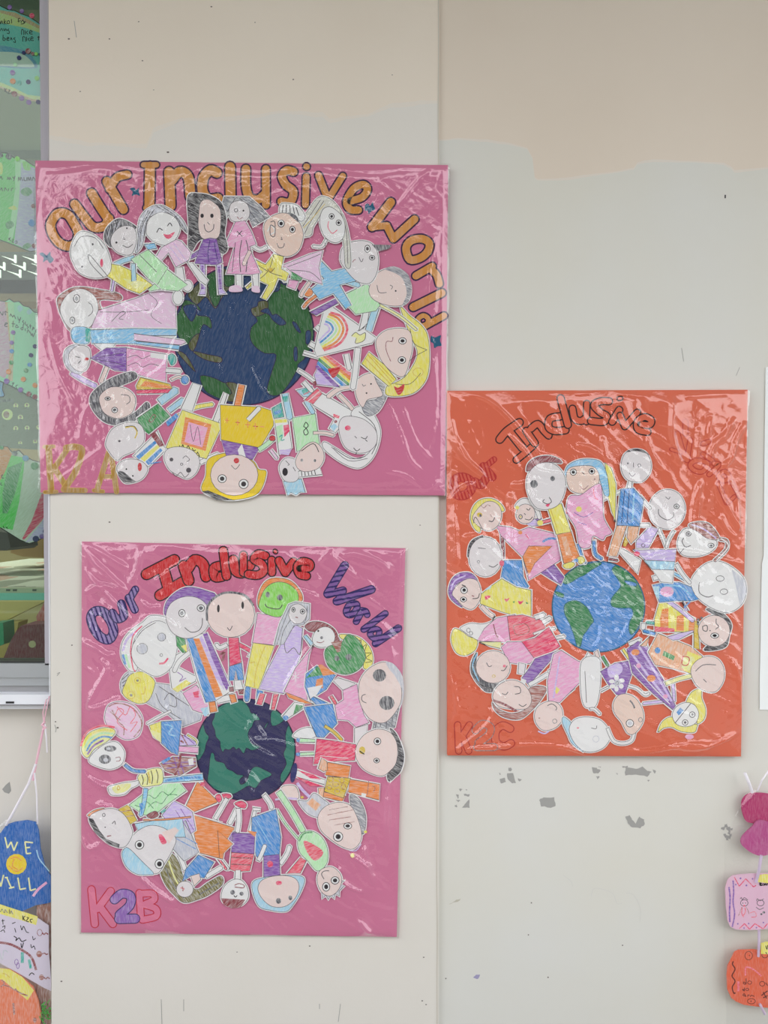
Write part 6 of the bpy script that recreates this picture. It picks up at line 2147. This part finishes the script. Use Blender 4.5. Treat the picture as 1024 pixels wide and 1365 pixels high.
foldsB = [('B1',1.9,1.4,[(55,40),(180,100),(330,190)]),('B1',1.8,1.4,[(55,60),(150,170),(330,330)]),('B1',1.5,1.4,[(60,180),(120,260),(260,400),(350,500)]),('B1',1.7,1.8,[(45,620),(130,650),(200,700),(245,690)]),
 ('B1',1.8,1.6,[(80,1010),(140,900),(200,780),(170,720)]),('B1',1.7,1.5,[(80,1010),(170,1000),(280,950)]),('B1',1.5,1.6,[(400,50),(385,160),(340,280)]),('B1',1.6,1.6,[(60,340),(150,290),(280,310)]),
 ('B1',1.4,1.6,[(40,420),(50,560),(40,800),(42,1100)]),('B1',1.4,1.5,[(360,560),(430,480),(540,480),(620,540)]),('B1',1.3,1.6,[(270,600),(350,560),(380,700)]),('B1',1.3,1.3,[(480,270),(560,210),(700,120)]),
 ('B1',1.2,1.3,[(410,380),(450,420),(520,410)]),('B2',1.3,1.4,[(470,160),(550,60),(580,130),(700,240)]),('B2',1.4,1.5,[(600,110),(700,100),(850,160),(890,220)]),('B2',1.6,1.4,[(975,60),(972,400),(970,700)]),
 ('B2',1.3,1.5,[(330,320),(400,330),(460,360)]),('B2',1.2,1.4,[(420,640),(340,760),(260,900)]),('B2',1.3,1.4,[(960,700),(965,900),(950,1190)]),
 ('B4',1.8,1.8,[(890,250),(875,420),(880,600),(900,665)]),('B4',1.6,1.6,[(955,60),(945,300),(920,500),(905,660)]),('B4',1.4,1.7,[(575,765),(630,870),(740,920)]),('B4',1.4,1.8,[(730,640),(760,760),(800,880)]),
 ('B4',1.5,1.6,[(650,690),(700,720),(780,770)]),('B4',1.2,2,[(700,1080),(760,1140),(780,1160)]),('B4',1.4,1.4,[(60,200),(95,340)]),('B3',1.6,1.7,[(40,30),(60,200),(150,280),(260,300)]),
 ('B3',1.5,1.8,[(40,590),(90,660),(170,630)]),('B3',1.2,2,[(400,830),(480,900),(600,980)]),('B3',1.2,1.6,[(140,400),(200,410),(240,420)]),('B4',1.3,1.6,[(930,660),(925,900),(920,1180)]),
 ('BG',1.9,1.3,[(560,250),(540,380),(600,480),(780,580)]),('BG',1.7,1.1,[(600,200),(620,300),(680,400),(600,410)]),('BG',1.5,.9,[(600,430),(760,430),(1020,500)]),('BG',1.7,1.1,[(520,770),(560,850),(600,905)]),('BG',1.6,1.2,[(560,710),(620,790),(630,850)])]
film(rB, sB.y, cB, yB, .0080, foldsB, 4.2, 2.3, [('B1',150,600,160,260,.9),('B1',580,180,120,110,1.0),('B3',150,500,160,200,.7),('B4',740,620,120,160,.8),('B1',450,600,160,120,.7),('B2',950,400,60,300,.5),('B3',700,300,200,200,.4)], fold=3.4, wide=1.5)

# ---------------------------------------------------------------- poster K2C
cC = [(595.5,521),(997,519.5),(988,1008.5),(596.5,1007)]
rC, yC = poster('orange poster with outlined lettering Inclusive and K2C, rightmost of the three', cC, YR-.001, .013, ORNG, None)
sC = Sheet(rC, yC, yC)
sC.lettering('outlined word Inclusive drawn in black marker', ORNG, 'ink', 40, '''
@C1
w44 372,345 420,290 500,235
+w46 S 440,300 520,400
+w36 480,478 540,430 590,385
w40 S 545,290 600,370
+w38 575,275 620,245 660,290 690,320
w40 765,195 700,210 690,265 730,290 800,285
w40 S 768,78 815,250
w38 845,145 860,210 900,225 925,210
+w34 S 938,112 935,230
@C2
w38 105,95 50,95 10,120 50,165 90,190 70,225 -10,220
w38 S 170,150 125,225
+w18 S 168,78 180,76
w34 S 175,185 205,255
+w34 S 205,255 285,165
w36 300,240 360,245 372,215 330,195 285,225 290,275 350,290
''', edge=1.7)
RH = hatch('red_pencil_hatch', (186,46,48), (206,92,74), .3, 50)
sC.lettering('red hatched word Our', RH, paper('red_pencil', (184,50,52)), 40, '''
@C1
w50 O 75,620 120,590 175,610 190,660 150,705 90,700
w46 210,620 250,640 280,600
w44 S 265,520 325,590
+w30 S 280,520 335,475
''', edge=1.2)
sC.lettering('word World in red pencil outline', ORNG, paper('red_pencil', (184,50,52)), 26, '''
@C2
w30 S 590,225 590,300
+w28 S 540,300 585,460
+w26 S 620,340 600,470
w26 O 620,500 660,470 730,490 700,540 650,535
w24 S 700,365 740,350
+w24 S 700,430 760,470
w26 740,560 800,500 770,490
w24 O 800,570 840,540 870,580 830,600
w20 S 880,600 930,700
w22 S 800,620 850,740
w20 S 860,740 900,700
w18 S 500,400 560,420
''', edge=1.0)
sC.lettering('red pencil K', ORNG, paper('red_pencil_soft', (176,44,46)), 44, '''
@C3
w36 S 98,1005 105,1175
+w36 S 175,1005 120,1090
+w36 S 130,1080 170,1175
''', edge=1.2)
sC.lettering('red pencil C', ORNG, paper('red_pencil_soft', (176,44,46)), 42, '''
@C3
w44 440,1030 390,1010 345,1050 350,1120 400,1145 445,1125
''', edge=1.2)
sC.lettering('black outlined figure 2', ORNG, 'charcoal', 44, '''
@C3
w44 215,1040 260,1000 310,1020 300,1070 235,1120
+w42 S 225,1150 335,1150
''', edge=1.0)
globe(sC, 'CG', 515, 485, 436, 426, 'cblue', GLOBE_C, paper('globe_edge', (40,100,130)), 'bright blue globe with green land')
sC.figures(FIG_C)
foldsC = [('C2',1.9,2.0,[(492,40),(495,150),(490,290),(520,420),(545,495)]),('C2',1.8,2.0,[(660,260),(655,370),(645,480)]),('C2',2.0,2.4,[(888,200),(830,310),(760,370),(722,480)]),('C2',2.0,2.2,[(970,220),(900,350),(860,470),(810,510)]),
 ('C2',2.1,2.2,[(775,600),(800,700),(850,780),(905,900)]),('C2',2.1,2.4,[(845,600),(905,720),(910,830),(900,930)]),('C2',1.7,1.8,[(675,600),(640,700),(620,860),(640,1010)]),('C2',1.6,1.7,[(670,620),(660,760),(650,900),(655,1140)]),
 ('C2',1.7,2.2,[(580,70),(700,58),(870,48)]),('C2',1.5,2,[(150,45),(250,58),(350,70)]),('C2',1.5,1.8,[(50,320),(70,430),(100,480)]),('C2',1.4,1.8,[(0,400),(60,460),(150,640)]),('C2',1.4,1.6,[(330,320),(370,430),(430,520)]),
 ('C2',1.5,1.6,[(700,220),(740,190),(720,330)]),('C2',1.6,2.2,[(800,820),(830,900),(900,960)]),('C2',1.3,1.8,[(300,1020),(450,960),(560,900)]),('C2',1.7,1.8,[(975,240),(972,500),(968,900),(965,1180)]),
 ('C1',2.1,2.8,[(435,690),(440,850),(440,1080)]),('C1',2.0,2.4,[(68,820),(80,980),(85,1150)]),('C1',1.8,1.5,[(58,200),(80,330),(160,480),(260,575)]),('C1',1.7,1.5,[(60,340),(120,450),(240,560)]),('C1',1.6,1.4,[(50,750),(110,670),(200,630)]),
 ('C1',1.5,1.4,[(180,50),(330,120),(520,320),(640,480)]),('C1',1.5,1.4,[(420,320),(530,430),(620,550),(900,580),(1010,580)]),('C1',1.4,1.5,[(600,440),(720,470),(790,510)]),('C1',1.6,1.8,[(860,385),(940,400),(1020,450)]),
 ('C1',1.7,1.8,[(715,190),(735,270),(750,330)]),('C1',1.5,2,[(130,985),(200,970),(260,960)]),('C1',1.5,2,[(440,640),(500,640),(560,620)]),('C1',1.3,1.6,[(850,50),(920,45),(980,40)]),
 ('CG',1.9,2.2,[(400,180),(480,240),(520,330),(460,400)]),('CG',1.8,2.2,[(560,520),(540,640),(520,780),(450,880)]),('CG',1.7,1.8,[(560,530),(640,520),(720,600)]),('CG',1.6,1.6,[(820,540),(780,660),(700,800)]),('CG',1.5,1.2,[(180,220),(250,320),(350,330),(480,300)]),('CG',1.6,1.1,[(0,330),(200,420),(400,430),(900,470)]),
 ('CR',1.7,1.6,[(200,560),(300,480),(560,410),(990,500)]),('CR',1.8,2,[(870,820),(930,880),(960,950)]),('CR',1.5,1.6,[(100,390),(200,420),(330,480)]),('C3',1.6,1.6,[(300,880),(300,980),(60,1190)]),('C3',1.5,1.5,[(70,1165),(350,1140),(700,1130),(960,1195)]),
 ('C3',1.4,1.8,[(60,680),(90,900),(60,1000)]),('C3',1.3,1.5,[(250,470),(340,430),(400,490)]),('C4',1.7,2,[(190,1135),(350,1145),(560,1100),(730,1090)]),('C4',1.6,1.8,[(540,1120),(700,1110),(940,1020)]),('C4',1.5,2,[(870,560),(920,700),(930,900)]),
 ('C4',1.3,1.5,[(0,280),(200,300),(400,330),(640,310)])]
film(rC, sC.y, cC, yC, .0084, foldsC, 7.3, 1.7, [('CG',500,400,500,500,1.0),('C1',150,300,160,250,.9),('C2',800,800,200,300,.8),('CR',600,500,400,300,.7),('C3',200,700,200,250,.8),('C3',300,1050,250,120,.8),('C4',300,300,400,300,.6),('C1',350,1000,300,200,.7)], fold=2.9, wide=1.35)

# ================================================================== paper strip at the right edge
mb = MB()
ps = paper('plain_paper', (226,230,240), 0)
q = [P(a, b, YR-.002) for a, b in jag([(1021,490),(1020,560),(1019,640),(1018.5,740),(1016,752),(1015,800),(1014,870),(1013,905),(1013,946)], 4, .6, 9)+[(1050,947),(1060,700),(1050,480)]]
mb.prism([(p[0], p[2]) for p in q], YR-.002, YR-.0012, ps)
tag(mb.build('paper_sheet'), 'torn edged white paper sheet taped at the right edge of the wall', 'paper')

# ================================================================== hanging crafts
def craft(name, label, loc, cat='hanging craft'):
    return empty(name, loc, label, cat, None)
THIN = film_mat('thin_bag_film', 1.5, rough=.1, bump=.001)
RIB = simple('white_curling_ribbon', (226,222,232), .3)
RIB2 = simple('lilac_ribbon', (206,188,214), .35)

# right: string of ornament cards in a clear bag
hr = craft('hanging_craft', 'magenta shapes, pink card and orange card strung in a clear bag, lower right', P(1000, 1380, -.01))
yr = -.012
sR = Sheet(hr, yr, yr)
def piece(sh, name, crop, y, pts, col, th=.002, sm=False, line=None, label=None, parent=None):
    sh.crop = crop; sh.y = y
    q = sh.pts(smooth(pts) if sm else pts)
    mb = MB(); mb.prism(q, y, y+th, pm(col) if isinstance(col, str) else col)
    if line: mb.ribbon(q, y-3e-5, .9*K(sh.yref), pm(line), closed=True)
    o = mb.build(name, parent or sh.root)
    if label: o['label'] = label
    sh.y = y-6e-5
    return o
def draw(sh, name, parent, text):
    mb = MB()
    for ln in text.strip().splitlines():
        t = ln.split()
        if t[0].startswith('@'): sh.crop = t[0][1:]; continue
        sh.up(.3); sh.mark(mb, t[0], t[1], t[2:])
    return mb.build(name, parent)
MAG = paper('magenta_card', (170,34,98), .1, rough=.5)
MAG2 = paper('magenta_card_light', (176,72,132), .1, rough=.5)
h1 = piece(sR, 'ornament', 'R1', -.006, [(415,520),(430,450),(490,405),(560,400),(640,405),(720,430),(760,520),(720,640),(690,730),(600,715),(520,680),(460,660),(430,600)], MAG, .003, True, label='dark magenta padded shape')
h2 = piece(sR, 'ornament', 'R1', -.011, [(500,700),(560,640),(660,660),(740,720),(780,800),(740,920),(660,950),(580,965),(500,940),(430,890),(398,845),(410,790),(455,740)], MAG2, .003, True, label='lighter magenta rounded shape')
c1 = piece(sR, 'card', 'R2', -.010, [(262,145),(300,115),(350,105),(470,98),(620,95),(760,100),(760,560),(600,565),(470,575),(330,572),(280,545),(258,490),(245,350),(240,220)], PAL and paper('pink_craft_card', (222,182,204), .1), .002, label='pale pink card with zigzag border')
draw(sR, 'drawing', c1, '''
@R2
m purple 2.2 270,210 280,300 275,420 278,508
m purple 2.0 305,155 310,250 305,340 318,440 298,548
M crimson 1.3 315,125 358,203 412,140 480,210 500,195
f purple 368,137,8,8 418,196,8,8 328,190,7,7 470,140,7,7
M crimson 1.3 358,562 402,520 445,568 490,520 560,565 597,520
f purple 345,522,7,7 398,558,7,7 437,520,7,7 562,512,7,7 503,555,7,7
m pencil .8 365,310 375,300 385,320 400,300 430,320
r pencil 400,345,32,28
f charcoal 388,346,5,5 410,346,5,5
f rose 400,368,9,7
m brown .8 380,380 365,420 350,455
m brown .8 415,378 432,410 440,440
m rose 1.2 385,385 378,430 395,465
m rose 1.2 405,385 410,420 385,460
r pencil 538,345,30,25
m pencil .8 505,330 510,310 535,325 565,310
m pencil .8 500,380 530,400 565,385
f charcoal 545,440,10,8 565,425,12,10
m rose 1 450,430 490,420 500,460 460,465
''')
lb = piece(sR, 'name_label', 'R2', -.0108, [(510,112),(560,100),(760,100),(760,195),(505,165)], 'yellow', .0006, parent=c1)
draw(sR, 'handwriting', c1, '''
@R2
m ink 1.1 530,170 532,195
m ink 1.1 530,172 545,178 532,184 548,194 530,195
r ink 560,188,7,8
m ink 1.1 572,195 575,178 585,195
m ink 1.1 590,175 592,195
m ink 1 588,182 600,180
''')
c2 = piece(sR, 'card', 'R2', -.010, [(260,880),(300,800),(320,760),(350,745),(480,740),(600,760),(760,760),(760,1230),(600,1235),(480,1220),(400,1210),(330,1180),(290,1150),(258,1080),(252,960)], paper('orange_craft_card', (222,100,66), .12), .002, label='orange card with umber marker drawing')
draw(sR, 'drawing', c2, '''
@R2
m umber 1.6 308,840 300,865 322,905 300,950 298,970 322,1010 298,1060 312,1110 325,1105
r umber 437,792,32,36
f umber 445,790,5,5
r umber 460,1178,34,22
f umber 458,1178,6,5
r umber 575,785,26,26
m rose 2 410,960 415,890 480,910 545,965
m rose 3 350,1010 350,1095
m umber 1 415,1025 395,1015 395,1030 415,1030 415,985
r umber 445,1020,17,14
m umber 1 400,1080 385,1078 400,1090 402,1062
r umber 425,1078,13,10
m umber 1 410,1135 388,1128 400,1115 415,1140
m umber 1 430,1140 432,1125 445,1128
m umber 1 450,1140 462,1128 485,1138
r umber 552,1030,22,20
m umber 1 580,1020 597,1045
M umber 1.4 545,1130 570,1110 597,1090
M umber 1.4 560,1150 597,1130
M umber 1.4 560,1100 590,1155
''')
lb = piece(sR, 'name_label', 'R2', -.0108, [(540,685),(580,672),(760,675),(760,785),(540,775)], 'yellow', .0006, parent=c2)
draw(sR, 'handwriting', c2, '''
@R2
m ink 1 580,705 590,735 597,700
m ink 1 580,760 590,775
''')
mb = MB()
for pts, r in [([(1015,1140,-.013),(1012,1160,-.014),(1008,1176,-.0125)], .0028),([(1012,1240,-.013),(1012,1255,-.015),(1011,1275,-.0125)], .0024),([(1013,1338,-.013),(1020,1352,-.014)], .0024),([(1003,1056,-.01),(998,1042,-.018),(993,1030,-.016)], .0030),([(1010,1054,-.008),(1016,1040,-.016),(1030,1020,-.012)], .0014)]:
    mb.tube([P(a, b, c) for a, b, c in pts], r, RIB2 if pts[0][1] > 1100 else RIB)
mb.build('ribbon', hr)
# gathered clear bag
def bag_mesh(root, outline, y, bulge, seed, mat=THIN):
    """blown film pillow inside an outline given as left/right edges per height"""
    n = 40; m = 22
    ys_ = np.linspace(outline[0][0], outline[-1][0], n)
    L = np.interp(ys_, [o[0] for o in outline], [o[1] for o in outline]); R = np.interp(ys_, [o[0] for o in outline], [o[2] for o in outline])
    v = []; f = []
    lx, ly, lz = root.location
    for i in range(n):
        for j in range(m):
            t = j/(m-1); x = L[i]*(1-t)+R[i]*t
            h = bulge*(1-(2*t-1)**4)*math.sin(math.pi*min(1, .15+i/(n-1)*.85))**.4
            h += .0040*noise.noise((x*.06+seed, ys_[i]*.03, 0))+.0022*noise.noise((x*.2, ys_[i]*.08, seed))
            p = P(x, ys_[i], y)
            v.append((p[0]-lx, y-h-ly, p[2]-lz))
    for i in range(n-1):
        for j in range(m-1):
            f.append((i*m+j, (i+1)*m+j, (i+1)*m+j+1, i*m+j+1))
    me = bpy.data.meshes.new('plastic_bag'); me.from_pydata(v, [], f); me.materials.append(mat)
    me.polygons.foreach_set('use_smooth', [True]*len(f)); me.update()
    o = bpy.data.objects.new('plastic_bag', me); COL.objects.link(o); o.parent = root
    o['label'] = 'clear plastic bag'
    return o
bag_mesh(hr, [(1052,1003,1040),(1062,994,1060),(1090,978,1085),(1130,966,1090),(1180,964,1090),(1300,966,1090),(1380,969,1090)], -.010, .012, 2)

# left: string of cards hooked on the sill
hl = craft('hanging_craft', 'blue WE WILL card, note and orange card strung in clear plastic below the window', P(30, 1390, .02))
yl_ = .030
sL = Sheet(hl, yl_, yl_)
b1 = piece(sL, 'card', 'L6', .030, [(-80,280),(0,300),(35,250),(80,235),(150,225),(200,235),(215,280),(225,380),(250,480),(295,560),(295,680),(260,690),(200,700),(100,745),(0,700),(-80,680)], paper('blue_craft_card', (36,100,178), .15), .003, label='blue card with yellow chalk letters')
draw(sL, 'lettering', b1, '''
@L6
M paleyellow 2.0 28,318 42,380 62,345 78,395 98,345
M paleyellow 2.0 185,350 140,345 148,412 175,408
M paleyellow 2.0 144,378 168,376
M paleyellow 2.0 -12,540 5,595 20,530
M paleyellow 2.0 28,545 45,545
M paleyellow 2.0 38,545 62,600
M paleyellow 2.0 50,605 80,598
M paleyellow 2.0 100,545 112,612 145,605
M paleyellow 2.0 160,545 170,618 202,608
f gold 92,470,58,58
''')
draw(sL, 'drawing', b1, '''
@L6
m orange 1.2 60,440 90,430 120,450
m orange 1.2 50,480 90,510 130,490
m orange 1.2 80,440 70,480 100,500
m paleblue 1.4 205,390 220,440 260,490 275,510
m pink 3.4 185,650 215,610 262,572
''')
n1 = piece(sL, 'card', 'L6', .028, [(-80,740),(0,700),(60,715),(215,770),(275,810),(275,960),(295,1180),(250,1160),(120,1085),(0,1020),(-80,1000)], paper('note_paper', (214,206,222), 0), .001, label='white note with handwriting and red and teal drawing')
draw(sL, 'handwriting', n1, '''
@L6
P yellow -60,690 0,690 60,710 215,760 205,808 120,780 0,745 -60,740
m charcoal 1 5,735 15,720 25,740
m charcoal 1 30,740 32,722 45,740
m charcoal 1 55,720 55,745
m charcoal 1 62,745 65,728 75,748
m ink 1.1 130,755 132,780
m ink 1.1 145,758 133,768 146,785
m ink 1.1 152,765 162,768 150,785 165,790
m ink 1.1 185,775 172,778 175,790 182,792
m ink 1 18,775 20,805
m ink 1 12,785 28,782
m ink 1 15,820 30,812 28,830
m ink 1 5,845 22,835 30,850
m ink 1 70,800 90,792
m ink 1 85,825 92,850
m ink 1 118,810 125,835 135,815 150,845 165,850
m ink 1.2 80,870 95,880 92,895 110,880 125,900 150,890
m ink 1.2 120,910 125,935 135,905
m ink 1 185,870 190,890 202,880
m ink 1 175,915 180,935 192,925 200,945
m maroon 3.2 0,905 60,915 130,950 180,990 205,1060
m teal 4 128,960 128,1020
m teal 3.4 165,1000 175,1050
r purple 95,1015,10,16 103,1035,8,16
r maroon 225,850,14,18
f brown 222,970,16,18
f brown 235,1100,14,16
m maroon 1.6 238,850 250,860 260,852 272,860
m maroon 1.6 238,970 252,965 262,972 272,968
m maroon 1.6 245,1098 260,1108 270,1100 280,1108
m ink 1.2 165,1090 180,1075 195,1085
m silver 1.6 0,960 15,1000 25,950 50,960
''')
o1 = piece(sL, 'card', 'L6', .026, [(-80,1070),(0,1050),(60,1055),(120,1090),(190,1150),(220,1230),(235,1300),(225,1420),(-80,1420)], paper('salmon_craft_card', (232,128,90), .3), .003, label='orange card with a yellow wavy rim')
draw(sL, 'drawing', o1, '''
@L6
P yellow -80,1050 0,1045 60,1052 130,1095 195,1170 160,1225 80,1160 20,1110 -80,1100
m mustard 1 20,1075 40,1080 60,1098
m brown 2.6 80,1240 85,1305
m brown 2 90,1160 110,1180 160,1200
m brown 1.4 20,1140 60,1150 90,1170
f brown 200,1335,10,14
m brown 1.4 15,1110 30,1130 10,1150
''')
gp = MB(); sL.crop = 'L6'
for i in range(26):
    x = 225+random.random()*60; y = 1245+i*3.2+random.random()*10; c = sL.pt((x, y)); a = random.uniform(-1.2, 1.2)
    gp.tube([(c[0], .026, c[1]), (c[0]+.006*math.cos(a), .020, c[1]+.006*math.sin(a)+.002), (c[0]+.011*math.cos(a), .024, c[1]+.012*math.sin(a))], .0007, paper('green_tinsel', (70,170,70), .1), 5)
gp.build('tinsel_tuft', hl)
k1 = piece(sL, 'backing_strip', 'L6', .034, [(200,700),(280,690),(292,720),(290,1420),(190,1420)], paper('brown_strip', (150,108,96), .4), .002)
mb = MB()
PINKS = simple('pink_cord', (226,180,196), .4)
for pts, r, mt_ in [([(66,928,.012),(62,945,.012),(58,965,.014)], .0012, PINKS),([(62,932,.012),(57,950,.013),(59,966,.014)], .001, PINKS),([(59,966,.014),(54,990,.016),(49,1014,.018),(44,1040,.02)], .0022, PINKS),([(60,965,.012),(62,985,.01),(63,1003,.012)], .0016, RIB),
                   ([(48,1018,.018),(38,1045,.02),(22,1075,.024),(8,1100,.028)], .0026, RIB),([(46,1030,.018),(49,1060,.02),(50,1098,.027)], .0016, RIB),([(60,962,.01),(56,966,.01),(61,970,.011),(57,973,.012)], .0022, PINKS),
                   ([(61,938,.016),(62,932,.014),(65,931,.012),(65,940,.012)], .0006, simple('wire_hook', (110,108,112), .4, metal=.6))]:
    mb.tube([P(a, b, c) for a, b, c in pts], r, mt_)
mb.build('cord', hl)
bag_mesh(hl, [(1092,8,55),(1110,-10,58),(1160,-30,66),(1200,-40,69),(1390,-40,69)], .026, .008, 6)
